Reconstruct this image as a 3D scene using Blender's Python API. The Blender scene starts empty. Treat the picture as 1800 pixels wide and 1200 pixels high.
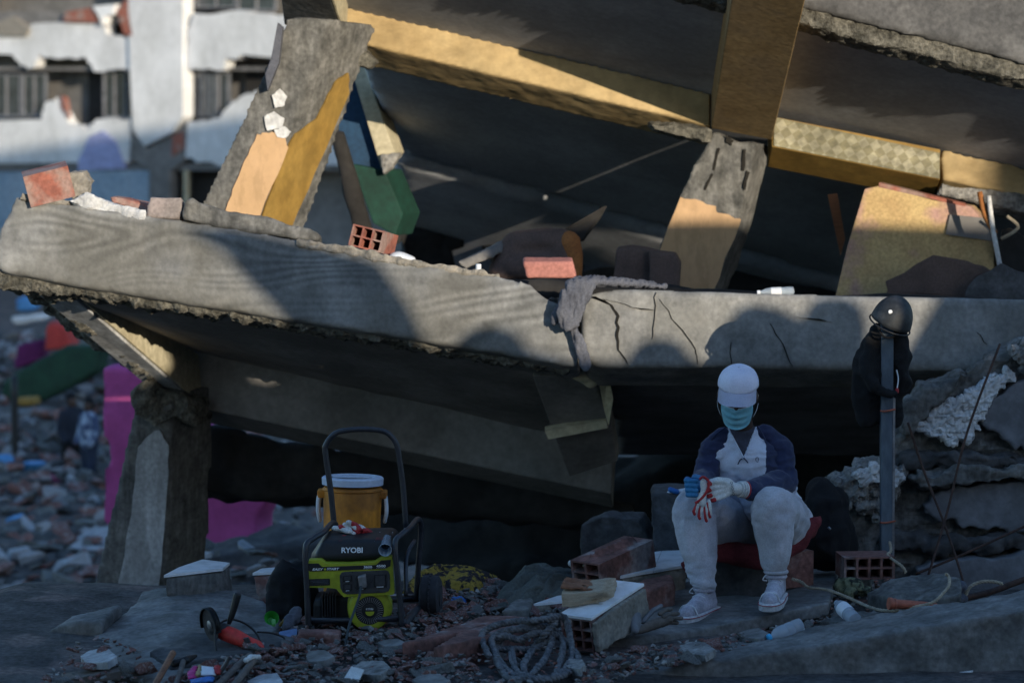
import bpy, bmesh, math, random
import numpy as np
from mathutils import Vector, Matrix, Quaternion, Euler
R = math.radians
random.seed(7)
SC = bpy.context.scene
COL = SC.collection
# ------------------------------------------------------------------ camera
CAM = Vector((0, -12.5, 2.25)); PITCH = R(5); FPX = 5000.0
cd = bpy.data.cameras.new('camera'); cam = bpy.data.objects.new('camera', cd); COL.objects.link(cam)
cam.location = CAM; cam.rotation_euler = (R(90) - PITCH, 0, 0)
cd.lens = 100; cd.sensor_width = 36; cd.clip_start = 0.1; cd.clip_end = 2000
cd.dof.use_dof = True; cd.dof.focus_distance = 12.35; cd.dof.aperture_fstop = 2.8
SC.camera = cam
# ------------------------------------------------------------------ light
AZ, EL = R(28), R(9)                       # low evening sun behind the camera, to the right
SUN = Vector((math.sin(AZ) * math.cos(EL), -math.cos(AZ) * math.cos(EL), math.sin(EL)))
w = bpy.data.worlds.new('World'); SC.world = w; w.use_nodes = True
nt = w.node_tree; bg = nt.nodes['Background']
sky = nt.nodes.new('ShaderNodeTexSky'); sky.sky_type = 'NISHITA'; sky.sun_disc = False
sky.sun_elevation = EL; sky.sun_rotation = R(180) - AZ; sky.dust_density = 0.6; sky.ozone_density = 3.2
nt.links.new(sky.outputs[0], bg.inputs[0]); bg.inputs[1].default_value = 0.15
ld = bpy.data.lights.new('sun', 'SUN'); ld.energy = 2.45; ld.angle = R(0.3); ld.color = (1.0, 0.88, 0.69)
lo = bpy.data.objects.new('sun', ld); COL.objects.link(lo); lo.rotation_euler = SUN.to_track_quat('Z', 'Y').to_euler()
vs = SC.view_settings; vs.view_transform = 'Standard'; vs.look = 'None'; vs.gamma = 1.0; vs.exposure = 1.2
SC.render.engine = 'CYCLES'; SC.cycles.use_denoising = True
SC.cycles.max_bounces = 6; SC.cycles.diffuse_bounces = 4
# ------------------------------------------------------------------ pixel helpers (photo is 1800 x 1200)
def ray(px, py):
    u = (px - 900) / FPX; v = (600 - py) / FPX
    return Vector((u, math.cos(PITCH) + v * math.sin(PITCH), -math.sin(PITCH) + v * math.cos(PITCH)))
def P(px, py, Y):
    d = ray(px, py); return CAM + d * ((Y - CAM.y) / d.y)
def PZ(px, py, z):
    d = ray(px, py); return CAM + d * ((z - CAM.z) / d.z)
def plane(a, b, c):
    n = (b - a).cross(c - a).normalized()
    if n.y > 0: n = -n                      # towards the viewer's side
    return a, n
def PL(px, py, pl):
    d = ray(px, py); a, n = pl; return CAM + d * ((a - CAM).dot(n) / d.dot(n))
def V3(*a): return Vector(a)
# ------------------------------------------------------------------ noise
def _h(i):
    i = i.astype(np.uint64)
    x = (i[:, 0] * np.uint64(73856093)) ^ (i[:, 1] * np.uint64(19349663)) ^ (i[:, 2] * np.uint64(83492791))
    x = (x ^ (x >> np.uint64(13))) * np.uint64(1274126177); x = x ^ (x >> np.uint64(16))
    return (x & np.uint64(0xffff)).astype(np.float64) / 32767.5 - 1
def vnoise(p):
    p = np.asarray(p, float) + 1000.0
    i = np.floor(p).astype(np.int64); f = p - i; f = f * f * (3 - 2 * f); r = 0
    for dx in (0, 1):
        for dy in (0, 1):
            for dz in (0, 1):
                wgt = (f[:, 0] if dx else 1 - f[:, 0]) * (f[:, 1] if dy else 1 - f[:, 1]) * (f[:, 2] if dz else 1 - f[:, 2])
                r = r + wgt * _h(i + np.array([dx, dy, dz]))
    return r
def fbm(p, o=3):
    p = np.asarray(p, float); r = 0; a = 1.0
    for k in range(o):
        r = r + a * vnoise(p * (2 ** k) + 17.3 * k); a *= .5
    return r
# ------------------------------------------------------------------ mesh helpers
def tag(o, label=None, cat=None, group=None, kind=None):
    if label: o['label'] = label
    if cat: o['category'] = cat
    if group: o['group'] = group
    if kind: o['kind'] = kind
    return o
def empty(name, loc=(0, 0, 0), label=None, cat=None, group=None):
    o = bpy.data.objects.new(name, None); COL.objects.link(o); o.location = loc; o.empty_display_size = .1
    return tag(o, label, cat, group)
def link(name, me, m, parent=None, smooth=False):
    o = bpy.data.objects.new(name, me); COL.objects.link(o)
    if m is not None: me.materials.append(m)
    if smooth: me.polygons.foreach_set('use_smooth', [True] * len(me.polygons))
    if parent is not None:
        o.parent = parent
        M = Matrix.Translation(parent.location) if parent.parent is None else Matrix.Identity(4)
        o.matrix_parent_inverse = M.inverted()
    return o
def mk(name, Vs, Fs, m, parent=None, smooth=False):
    me = bpy.data.meshes.new(name); me.from_pydata([tuple(v) for v in Vs], [], Fs); me.update()
    return link(name, me, m, parent, smooth)
def from_bm(name, bm, m, parent=None, smooth=False):
    bmesh.ops.recalc_face_normals(bm, faces=bm.faces)
    me = bpy.data.meshes.new(name); bm.to_mesh(me); bm.free(); return link(name, me, m, parent, smooth)
def bm_prism(pts, off):
    bm = bmesh.new(); n = len(pts)
    a = [bm.verts.new(p) for p in pts]
    b = [bm.verts.new(p + (off[i] if isinstance(off, (list, tuple)) else off)) for i, p in enumerate(pts)]
    bm.faces.new(a); bm.faces.new(b[::-1])
    for i in range(n):
        bm.faces.new((a[i], b[i], b[(i + 1) % n], a[(i + 1) % n]))
    bmesh.ops.recalc_face_normals(bm, faces=bm.faces); return bm
def remesh(o, voxel, smooth=0):
    md = o.modifiers.new('r', 'REMESH'); md.mode = 'VOXEL'; md.voxel_size = voxel
    if smooth:
        s = o.modifiers.new('s', 'SMOOTH'); s.iterations = smooth; s.factor = .5
    dg = bpy.context.evaluated_depsgraph_get(); dg.update()
    me = bpy.data.meshes.new_from_object(o.evaluated_get(dg)); old = o.data
    o.modifiers.clear(); o.data = me; bpy.data.meshes.remove(old); return o
def getco(me):
    a = np.empty(len(me.vertices) * 3); me.vertices.foreach_get('co', a); return a.reshape(-1, 3)
def getno(me):
    a = np.empty(len(me.vertices) * 3); me.vertices.foreach_get('normal', a); return a.reshape(-1, 3)
def setco(me, a):
    me.vertices.foreach_set('co', a.ravel()); me.update()
def displace(o, amp, freq, octv=3, ridge=False, fn=None, seed=0):
    me = o.data; c = getco(me); n = getno(me)
    f = np.array(freq) if hasattr(freq, '__len__') else freq
    d = fbm(c * f + seed, octv)
    if ridge: d = 1 - 2 * np.abs(d)
    a = amp if fn is None else amp * fn(c)[:, None] if False else amp
    dd = d * amp if fn is None else d * amp * fn(c)
    setco(me, c + n * dd[:, None]); return o
def rough(name, pts, off, m, parent=None, voxel=.03, amp=.008, freq=6, octv=4, smooth=True, chip=0):
    o = from_bm(name, bm_prism(pts, off), m, parent)
    remesh(o, voxel); displace(o, amp, freq, octv)
    if chip: displace(o, -chip, freq * .5, 3, fn=lambda c: np.clip(fbm(c * freq * .35 + 40, 2) - .25, 0, 1))
    if m.name.startswith(('broken', 'white_plaster', 'mortar')): smooth = False
    o.data.polygons.foreach_set('use_smooth', [smooth] * len(o.data.polygons)); return o
def prism(name, pts, off, m, parent=None, bevel=0.0):
    bm = bm_prism(pts, off)
    if bevel: bmesh.ops.bevel(bm, geom=list(bm.edges), offset=bevel, segments=2, affect='EDGES', profile=.6, clamp_overlap=True)
    return from_bm(name, bm, m, parent)
def jag(pts, n=6, amp=.01, closed=True, seed=0):
    rn = random.Random(seed); out = []; L = len(pts)
    for i in range(L if closed else L - 1):
        a, b = pts[i], pts[(i + 1) % L]
        k = max(1, int(n)); out.append(a)
        for j in range(1, k):
            t = j / k; p = a.lerp(b, t); d = (b - a).length
            out.append(p + Vector((rn.uniform(-1, 1), rn.uniform(-.2, .2), rn.uniform(-1, 1))) * min(amp, d * .3))
    if not closed: out.append(pts[-1])
    return out
def patch(name, px, pl, m, parent=None, thick=.006, lift=.003, jit=0, n=4, seed=0):
    """thin layer (paint, plaster) lying on a face: polygon in the plane of that face"""
    a, nn = pl; pts = [PL(x, y, pl) for x, y in px]
    if jit:
        q = jag(pts, n, jit, True, seed); pts = [p - nn * ((p - a).dot(nn)) for p in q]
    pts = [p + nn * (lift + thick) for p in pts]
    return prism(name, pts, -nn * (thick + lift * .5 + .004), m, parent)
def box(name, c, s, m, parent=None, bevel=0.004, rot=(0, 0, 0), seg=2):
    bm = bmesh.new(); bmesh.ops.create_cube(bm, size=1)
    bmesh.ops.scale(bm, vec=s, verts=bm.verts)
    if bevel: bmesh.ops.bevel(bm, geom=list(bm.edges), offset=min(bevel, min(s) * .45), segments=seg, affect='EDGES', profile=.6)
    M = Matrix.Translation(c) @ Euler(rot).to_matrix().to_4x4()
    bmesh.ops.transform(bm, matrix=M, verts=bm.verts)
    return from_bm(name, bm, m, parent)
def crom(pts, k=6, cyc=False):
    out = []; n = len(pts)
    for i in range(n if cyc else n - 1):
        g = (lambda j: pts[j % n]) if cyc else (lambda j: pts[max(0, min(n - 1, j))])
        p0, p1, p2, p3 = g(i - 1), g(i), g(i + 1), g(i + 2)
        for j in range(k):
            t = j / k
            out.append(.5 * ((2 * p1) + (p2 - p0) * t + (2 * p0 - 5 * p1 + 4 * p2 - p3) * t * t + (3 * p1 - p0 - 3 * p2 + p3) * t ** 3))
    if not cyc: out.append(pts[-1].copy())
    return out
def bm_tube(bm, pts, r, res=8, cyc=False, caps=True):
    n = len(pts); rings = []; up = Vector((0, 0, 1)); prev = None
    for i, p in enumerate(pts):
        a = pts[(i - 1) % n] if cyc or i > 0 else p; b = pts[(i + 1) % n] if cyc or i < n - 1 else p
        t = (b - a).normalized()
        if prev is None:
            x = t.orthogonal().normalized()
        else:
            x = (prev - t * prev.dot(t)); x = x.normalized() if x.length > 1e-6 else t.orthogonal().normalized()
        prev = x; y = t.cross(x); rr = r[i] if hasattr(r, '__len__') else r
        rings.append([bm.verts.new(p + (x * math.cos(2 * math.pi * k / res) + y * math.sin(2 * math.pi * k / res)) * rr) for k in range(res)])
    for i in range(n if cyc else n - 1):
        A, B = rings[i], rings[(i + 1) % n]
        for k in range(res): bm.faces.new((A[k], A[(k + 1) % res], B[(k + 1) % res], B[k]))
    if caps and not cyc:
        bm.faces.new(rings[0][::-1]); bm.faces.new(rings[-1])
def tube(name, pts, r, m, parent=None, res=8, k=5, cyc=False, smooth=True):
    bm = bmesh.new(); q = crom(pts, k, cyc) if k > 1 else pts
    if hasattr(r, '__len__') and len(r) != len(q):
        rr = np.interp(np.linspace(0, 1, len(q)), np.linspace(0, 1, len(r)), r); r = list(rr)
    bm_tube(bm, q, r, res, cyc); return from_bm(name, bm, m, parent, smooth)
def rope(name, pts, r, m, parent=None, k=10, pitch=.06, cyc=False):
    """three strands twisted round one another"""
    q = crom(pts, k, cyc); bm = bmesh.new(); ph0 = 0; fr = None; X = []; L = [0]
    for i in range(1, len(q)): L.append(L[-1] + (q[i] - q[i - 1]).length)
    frames = []
    for i in range(len(q)):
        t = (q[min(i + 1, len(q) - 1)] - q[max(i - 1, 0)]).normalized()
        x = t.orthogonal().normalized() if fr is None else (fr - t * fr.dot(t)).normalized()
        fr = x; frames.append((x, t.cross(x)))
    for s in range(3):
        st = []
        for i, p in enumerate(q):
            a = 2 * math.pi * (L[i] / pitch + s / 3); x, y = frames[i]
            st.append(p + (x * math.cos(a) + y * math.sin(a)) * r * .52)
        bm_tube(bm, st, r * .56, 6)
    return from_bm(name, bm, m, parent, True)
def lathe(name, prof, m, M=None, parent=None, res=32, smooth=True):
    bm = bmesh.new(); rings = []
    for r, z in prof:
        rings.append([bm.verts.new((r * math.cos(2 * math.pi * k / res), r * math.sin(2 * math.pi * k / res), z)) for k in range(res)])
    for A, B in zip(rings, rings[1:]):
        for k in range(res): bm.faces.new((A[k], A[(k + 1) % res], B[(k + 1) % res], B[k]))
    bm.faces.new(rings[0][::-1]); bm.faces.new(rings[-1])
    if M is not None: bmesh.ops.transform(bm, matrix=M, verts=bm.verts)
    o = from_bm(name, bm, m, parent, False)
    if smooth:
        try: o.data.set_sharp_from_angle(angle=R(35)); o.data.polygons.foreach_set('use_smooth', [True] * len(o.data.polygons))
        except Exception: pass
    return o
def MX(c, rot=(0, 0, 0), s=(1, 1, 1)):
    return Matrix.Translation(c) @ Euler(rot).to_matrix().to_4x4() @ Matrix.Diagonal((*s, 1))
ICO = None
def ico():
    global ICO
    if ICO is None:
        b = bmesh.new(); bmesh.ops.create_icosphere(b, subdivisions=2, radius=1); ICO = [v.co.copy() for v in b.verts]; b.free()
    return ICO
def caps_bm(caps):
    """caps: list of chains [(p, r), ...]; r may be a number or (rx, ry, rz)"""
    bm = bmesh.new()
    def sph(p, r):
        s = r if hasattr(r, '__len__') else (r, r, r)
        return [Vector((p[0] + c.x * s[0], p[1] + c.y * s[1], p[2] + c.z * s[2])) for c in ico()]
    for ch in caps:
        for a, b in (list(zip(ch, ch[1:])) if len(ch) > 1 else [(ch[0], ch[0])]):
            vs_ = [bm.verts.new(c) for c in sph(*a)]
            if a is not b: vs_ += [bm.verts.new(c) for c in sph(*b)]
            g = bmesh.ops.convex_hull(bm, input=vs_)
            dele = [v for v in g['geom_interior'] if isinstance(v, bmesh.types.BMVert)] + [v for v in g['geom_unused'] if isinstance(v, bmesh.types.BMVert)]
            bmesh.ops.delete(bm, geom=list(set(dele)), context='VERTS')
    return bm
def solid(name, caps, m, parent=None, voxel=.01, sm=4, amp=0, freq=8, ridge=False):
    o = from_bm(name, caps_bm(caps), m, parent); remesh(o, voxel, sm)
    if amp: displace(o, amp, freq, 3, ridge)
    o.data.polygons.foreach_set('use_smooth', [True] * len(o.data.polygons)); return o
def rock(rn, s=(1, 1, 1), n=14):
    bm = bmesh.new()
    for i in range(n):
        v = Vector((rn.gauss(0, 1), rn.gauss(0, 1), rn.gauss(0, 1))).normalized()
        v = Vector((max(-.72, min(.72, v.x)), max(-.72, min(.72, v.y)), max(-.62, min(.62, v.z))))
        bm.verts.new((v.x * s[0], v.y * s[1], v.z * s[2]))
    g = bmesh.ops.convex_hull(bm, input=list(bm.verts))
    dele = [v for v in list(g['geom_interior']) + list(g['geom_unused']) if isinstance(v, bmesh.types.BMVert)]
    bmesh.ops.delete(bm, geom=list(set(dele)), context='VERTS'); return bm
def sheet(name, corners, H, m, seed=0, n=56, folds=.02, freq=9, edge=.03, thick=.004, stretch=(1, 2.2), parent=None):
    """a cloth dropped on the ground: rumpled grid between four corners"""
    a, b, c, d = corners; u, v = np.meshgrid(np.linspace(0, 1, n), np.linspace(0, 1, n)); u, v = u.ravel(), v.ravel()
    pu = np.stack([u * 2 + seed, v * 2, np.full_like(u, seed)], 1); uu = u + edge * fbm(pu * 2, 2); vv = v + edge * fbm(pu * 2 + 50, 2)
    A, B_, C_, D_ = (np.array(p) for p in (a, b, c, d))
    base = np.outer((1 - uu) * (1 - vv), A) + np.outer(uu * (1 - vv), B_) + np.outer(uu * vv, C_) + np.outer((1 - uu) * vv, D_)
    prof = (np.clip(np.sin(np.pi * u), 0, 1) * np.clip(np.sin(np.pi * v), 0, 1)) ** .45
    q = np.stack([u * freq * stretch[0], v * freq * stretch[1], np.full_like(u, seed * 3.1)], 1); q[:, :2] += 1.4 * np.stack([fbm(pu * 1.5 + 9, 2), fbm(pu * 1.5 + 30, 2)], 1)
    rd = 1 - np.abs(fbm(q * .5, 3)) * 1.6
    base[:, 2] += prof * H * (.55 + .45 * fbm(pu * .8 + 5, 2)) + folds * rd * (.35 + .65 * prof); base[:, :2] += .012 * np.stack([fbm(q + 7, 2), fbm(q + 21, 2)], 1)
    F = [(j * n + i, j * n + i + 1, (j + 1) * n + i + 1, (j + 1) * n + i) for j in range(n - 1) for i in range(n - 1)]
    N = n * n; low = base.copy(); low[:, 2] -= thick
    ring = [i for i in range(n)] + [j * n + n - 1 for j in range(1, n)] + [(n - 1) * n + i for i in range(n - 2, -1, -1)] + [j * n for j in range(n - 2, 0, -1)]
    F2 = [tuple(i + N for i in f[::-1]) for f in F] + [(p, r_, r_ + N, p + N) for p, r_ in zip(ring, ring[1:] + ring[:1])]
    o = mk(name, np.concatenate([base, low]), F + F2, m, parent, True); md = o.modifiers.new('s', 'SMOOTH'); md.iterations = 2; md.factor = .4; return o
def text(name, body, size, m, M, parent=None, ext=.0006, bold=.0, shear=0, align='LEFT'):
    c = bpy.data.curves.new(name, 'FONT'); c.body = body; c.size = size; c.extrude = ext; c.offset = bold; c.shear = shear; c.align_x = align; c.resolution_u = 3
    o = bpy.data.objects.new(name, c); COL.objects.link(o); dg = bpy.context.evaluated_depsgraph_get(); dg.update()
    me = bpy.data.meshes.new_from_object(o.evaluated_get(dg)); bpy.data.objects.remove(o)
    me.transform(M); me.materials.clear(); return link(name, me, m, parent)
def project(p):
    d = p - CAM; yc = d.y * math.cos(PITCH) - d.z * math.sin(PITCH); zc = d.y * math.sin(PITCH) + d.z * math.cos(PITCH)
    return 900 + FPX * d.x / yc, 600 - FPX * zc / yc
def onto(o, px, py, lift=.002, Y=None):
    """the point of a mesh that a pixel looks at"""
    d = ray(px, py).normalized(); ok, loc, no, i = o.ray_cast(CAM, d)
    return loc - d * lift if ok else P(px, py, Y if Y is not None else 0)
def copy_tree(o, parent=None):
    c = o.copy(); COL.objects.link(c); c.parent = parent
    for ch in o.children: copy_tree(ch, c)
    return c
# ------------------------------------------------------------------ materials
MATS = {}
def mat(name, col, col2=None, scale=6, rough_=.85, bump=.15, bscale=60, metal=0, fine=.25, stretch=(1, 1, 1), trans=0, alpha=1, spec=.4, sheen=0, dist=.004, lo=.35, hi=.65, third=None, tscale=2.5):
    m = bpy.data.materials.new(name); m.use_nodes = True; n = m.node_tree.nodes; L = m.node_tree.links
    b = n['Principled BSDF']; b.inputs['Roughness'].default_value = rough_; b.inputs['Metallic'].default_value = metal
    b.inputs['Specular IOR Level'].default_value = spec
    if sheen: b.inputs['Sheen Weight'].default_value = sheen
    if trans: b.inputs['Transmission Weight'].default_value = trans; b.inputs['IOR'].default_value = 1.3
    if alpha < 1: b.inputs['Alpha'].default_value = alpha
    col2 = col2 or tuple(c * .72 for c in col)
    tc = n.new('ShaderNodeTexCoord'); mp = n.new('ShaderNodeMapping'); mp.inputs['Scale'].default_value = stretch
    L.new(tc.outputs['Object'], mp.inputs[0])
    n1 = n.new('ShaderNodeTexNoise'); n1.inputs['Scale'].default_value = scale; n1.inputs['Detail'].default_value = 6; n1.inputs['Roughness'].default_value = .6
    L.new(mp.outputs[0], n1.inputs[0])
    rp = n.new('ShaderNodeValToRGB'); rp.color_ramp.elements[0].position = lo; rp.color_ramp.elements[1].position = hi
    rp.color_ramp.elements[0].color = (*col2, 1); rp.color_ramp.elements[1].color = (*col, 1); L.new(n1.outputs[0], rp.inputs[0])
    src = rp.outputs[0]
    if third:
        n3 = n.new('ShaderNodeTexNoise'); n3.inputs['Scale'].default_value = tscale; n3.inputs['Detail'].default_value = 5; L.new(mp.outputs[0], n3.inputs[0])
        r3 = n.new('ShaderNodeValToRGB'); r3.color_ramp.elements[0].position = .52; r3.color_ramp.elements[1].position = .62
        L.new(n3.outputs[0], r3.inputs[0]); mx = n.new('ShaderNodeMixRGB'); L.new(r3.outputs[0], mx.inputs[0]); L.new(src, mx.inputs[1]); mx.inputs[2].default_value = (*third, 1); src = mx.outputs[0]
    n2 = n.new('ShaderNodeTexNoise'); n2.inputs['Scale'].default_value = bscale; n2.inputs['Detail'].default_value = 5; L.new(mp.outputs[0], n2.inputs[0])
    if fine:
        mr = n.new('ShaderNodeMapRange'); mr.inputs[1].default_value = .3; mr.inputs[2].default_value = .7; mr.inputs[3].default_value = 1 - fine; mr.inputs[4].default_value = 1 + fine * .6
        L.new(n2.outputs[0], mr.inputs[0]); mu = n.new('ShaderNodeMixRGB'); mu.blend_type = 'MULTIPLY'; mu.inputs[0].default_value = 1
        L.new(src, mu.inputs[1]); L.new(mr.outputs[0], mu.inputs[2]); src = mu.outputs[0]
    L.new(src, b.inputs['Base Color'])
    if bump:
        bp = n.new('ShaderNodeBump'); bp.inputs['Strength'].default_value = bump; bp.inputs['Distance'].default_value = dist
        ad = n.new('ShaderNodeMath'); L.new(n2.outputs[0], ad.inputs[0]); L.new(n1.outputs[0], ad.inputs[1]); L.new(ad.outputs[0], bp.inputs['Height']); L.new(bp.outputs[0], b.inputs['Normal'])
    MATS[name] = m; return m
def grain(m, scale=3.0, strength=.35, stretch=(.35, 1, 1.6)):
    """board marks of the timber formwork: distorted rings multiplied over the colour"""
    n = m.node_tree.nodes; L = m.node_tree.links; b = n['Principled BSDF']; src = b.inputs['Base Color'].links[0].from_socket
    tc = n.new('ShaderNodeTexCoord'); mp = n.new('ShaderNodeMapping'); mp.inputs['Scale'].default_value = stretch; L.new(tc.outputs['Object'], mp.inputs[0])
    no = n.new('ShaderNodeTexNoise'); no.inputs['Scale'].default_value = scale * .35; no.inputs['Detail'].default_value = 2; L.new(mp.outputs[0], no.inputs[0])
    mu0 = n.new('ShaderNodeMath'); mu0.operation = 'MULTIPLY'; mu0.inputs[1].default_value = scale * 62; L.new(no.outputs[0], mu0.inputs[0])
    si = n.new('ShaderNodeMath'); si.operation = 'SINE'; L.new(mu0.outputs[0], si.inputs[0])
    mr = n.new('ShaderNodeMapRange'); mr.inputs[1].default_value = -1; mr.inputs[2].default_value = 1; mr.inputs[3].default_value = 1 - strength; mr.inputs[4].default_value = 1.06; L.new(si.outputs[0], mr.inputs[0])
    fade = n.new('ShaderNodeTexNoise'); fade.inputs['Scale'].default_value = 1.4; L.new(tc.outputs['Object'], fade.inputs[0])
    fr = n.new('ShaderNodeValToRGB'); fr.color_ramp.elements[0].position = .4; fr.color_ramp.elements[1].position = .58; L.new(fade.outputs[0], fr.inputs[0])
    mu = n.new('ShaderNodeMixRGB'); mu.blend_type = 'MULTIPLY'; L.new(fr.outputs[0], mu.inputs[0]); L.new(src, mu.inputs[1]); L.new(mr.outputs[0], mu.inputs[2]); L.new(mu.outputs[0], b.inputs['Base Color'])
    return m
def streaks(m, strength=.4, sc=5.0, stretch=(5, 5, .6), lo=.42, hi=.62):
    """dirt run down or worn across a surface, with a shape of its own"""
    n = m.node_tree.nodes; L = m.node_tree.links; b = n['Principled BSDF']; src = b.inputs['Base Color'].links[0].from_socket
    tc = n.new('ShaderNodeTexCoord'); mp = n.new('ShaderNodeMapping'); mp.inputs['Scale'].default_value = stretch; L.new(tc.outputs['Object'], mp.inputs[0])
    no = n.new('ShaderNodeTexNoise'); no.inputs['Scale'].default_value = sc; no.inputs['Detail'].default_value = 8; no.inputs['Roughness'].default_value = .7; L.new(mp.outputs[0], no.inputs[0])
    r = n.new('ShaderNodeValToRGB'); r.color_ramp.elements[0].position = lo; r.color_ramp.elements[1].position = hi; k = 1 - strength
    r.color_ramp.elements[0].color = (k, k, k * .98, 1); r.color_ramp.elements[1].color = (1, 1, 1, 1); L.new(no.outputs[0], r.inputs[0])
    mu = n.new('ShaderNodeMixRGB'); mu.blend_type = 'MULTIPLY'; mu.inputs[0].default_value = 1; L.new(src, mu.inputs[1]); L.new(r.outputs[0], mu.inputs[2]); L.new(mu.outputs[0], b.inputs['Base Color']); return m
concrete = grain(mat('concrete', (.30, .30, .295), (.18, .182, .184), 4, .9, .35, 45, fine=.16, third=(.19, .186, .175), tscale=2), 3.0, .3)
concrete_r = mat('concrete_right', (.30, .298, .29), (.185, .186, .186), 5, .9, .35, 40, fine=.15, third=(.2, .192, .178))
concrete_w = mat('concrete_weathered', (.22, .215, .206), (.085, .085, .083), 7, .92, .8, 40, fine=.35, third=(.165, .16, .15))
concrete_u = mat('concrete_upper_shaded', (.115, .113, .113), (.07, .07, .072), 5, .92, .5, 40, third=(.14, .138, .138))  # darker base stands in for shade on the upper slab's front face
concrete_f = mat('concrete_floor', (.27, .265, .26), (.15, .148, .147), 6, .92, .7, 40, fine=.3, third=(.22, .205, .195), tscale=4)
concrete_d = mat('concrete_dark', (.115, .112, .115), (.055, .055, .058), 8, .92, .5, 45)
broken = mat('broken_concrete', (.17, .16, .135), (.05, .048, .04), 14, .95, 1, 55, fine=.5, dist=.012)
broken_l = mat('broken_concrete_pale', (.33, .32, .305), (.15, .146, .14), 12, .95, 1, 50, fine=.4, dist=.012)
ceiling = mat('ceiling_plaster', (.42, .435, .475), (.34, .35, .385), 2, .9, .1, 30, fine=.12)
under = mat('slab_underside', (.3, .285, .28), (.22, .21, .205), 2.5, .9, .15, 30, fine=.15)
paint_y = mat('beam_paint', (.52, .385, .2), (.42, .295, .14), 3, .75, .2, 25, fine=.12)
paint_peach = mat('peach_paint', (.52, .33, .18), (.47, .295, .15), 3, .7, .08, 30, fine=.06)
paint_must = mat('mustard_paint', (.33, .205, .05), (.27, .16, .035), 4, .7, .1, 30, fine=.1)
paint_cream = mat('cream_paint', (.5, .45, .32), (.4, .35, .24), 5, .8, .15, 30)
paint_blue = mat('blue_paint', (.012, .05, .11), (.008, .035, .08), 5, .8, .1, 30)
paint_green = mat('green_paint', (.005, .045, .032), (.003, .028, .02), 4, .8, .1, 30)
pink = mat('pink_paint', (.5, .085, .28), (.38, .06, .21), 3, .8, .1, 20, fine=.1)
plaster_w = mat('white_plaster', (.62, .62, .62), (.42, .42, .43), 8, .9, .6, 40, dist=.008)
plaster_c = mat('column_plaster', (.55, .56, .58), (.42, .42, .43), 4, .8, .15, 40)
plaster_g = mat('grey_plaster', (.21, .215, .235), (.165, .17, .19), 3, .75, .08, 40, fine=.1)
brick = mat('red_brick', (.36, .125, .085), (.22, .08, .06), 9, .92, .4, 50, third=(.3, .2, .17), tscale=5)
brick_d = mat('dusty_brick', (.33, .155, .13), (.17, .09, .08), 9, .95, .7, 45, third=(.3, .25, .24), tscale=6, fine=.35)
tile = mat('white_tile', (.84, .84, .85), (.74, .74, .76), 4, .25, .05, 20, fine=.06)
mortar = mat('mortar', (.3, .27, .23), (.18, .165, .14), 14, .95, .8, 50)
ground_m = mat('rubble_dust', (.1, .09, .087), (.04, .036, .036), 5, .97, 1, 35, fine=.5, third=(.16, .12, .11), tscale=3, dist=.015)
earth = mat('far_earth', (.1, .09, .088), (.045, .042, .043), 1.5, .97, .6, 12, fine=.4)
dark = mat('shade_and_black', (.03, .028, .027), (.015, .014, .014), 4, .97, .6, 20)  # near-black: cavity and gap shade put into the colour; also black boards
black_cloth = mat('black_cloth', (.010, .010, .012), (.006, .006, .007), 8, .95, .4, 90, sheen=0)
black_plastic = mat('black_plastic', (.018, .019, .022), (.012, .012, .014), 8, .5, .08, 60, fine=.15)
dark_plastic = mat('charcoal_plastic', (.05, .052, .056), (.035, .036, .04), 6, .55, .1, 60)
frame_m = mat('frame_steel', (.018, .02, .028), (.03, .032, .04), 9, .42, .1, 50, spec=.5)
lime = mat('lime_plastic', (.4, .44, .03), (.32, .36, .025), 5, .5, .05, 50, fine=.12)
white_p = mat('white_print', (.75, .76, .78), (.65, .66, .68), 8, .5, 0, 50, fine=.1)
orange = mat('orange_plastic', (.78, .3, .02), (.55, .19, .012), 4, .6, .15, 30, fine=.2, third=(.42, .15, .015), tscale=6)
lid_m = mat('cooler_lid', (.5, .56, .68), (.4, .46, .57), 6, .5, .1, 40, fine=.1)
jug_w = mat('white_plastic', (.72, .75, .8), (.6, .63, .68), 6, .45, .05, 40, fine=.08)
red_tool = mat('red_tool', (.62, .05, .04), (.45, .035, .03), 7, .5, .1, 50)
steel = mat('steel', (.35, .36, .38), (.22, .22, .24), 12, .45, .1, 60, metal=.8)
galv = mat('galvanised_steel', (.13, .17, .21), (.08, .105, .14), 12, .5, .12, 50, metal=.35, stretch=(1, 1, .3))
rust = mat('rusty_steel', (.09, .05, .038), (.045, .028, .024), 20, .9, .6, 70)
rubber = mat('tyre_rubber', (.045, .047, .055), (.03, .03, .035), 8, .9, .2, 60)
skin = mat('skin', (.062, .032, .022), (.045, .024, .017), 6, .6, .1, 60, fine=.1)
navy = mat('navy_knit', (.024, .032, .085), (.017, .023, .063), 6, .95, .35, 220, fine=.25, sheen=.15, dist=.002)
grey_knit = mat('pale_grey_knit', (.58, .62, .74), (.48, .52, .63), 5, .95, .3, 220, fine=.12, sheen=.1, dist=.002)
jogger = mat('pale_grey_jogger', (.56, .56, .62), (.46, .46, .52), 6, .95, .35, 160, fine=.12, sheen=.1, dist=.002)
cap_m = mat('pale_cap', (.74, .74, .86), (.64, .64, .77), 9, .9, .3, 180, fine=.1)
mask_m = mat('surgical_mask', (.42, .78, .86), (.3, .68, .8), 12, .75, .2, 90, fine=.08)
shoe_m = mat('canvas_shoe', (.6, .58, .66), (.48, .46, .54), 10, .85, .3, 180)
sole_m = mat('shoe_sole', (.66, .66, .68), (.5, .5, .52), 12, .6, .1, 60)
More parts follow.
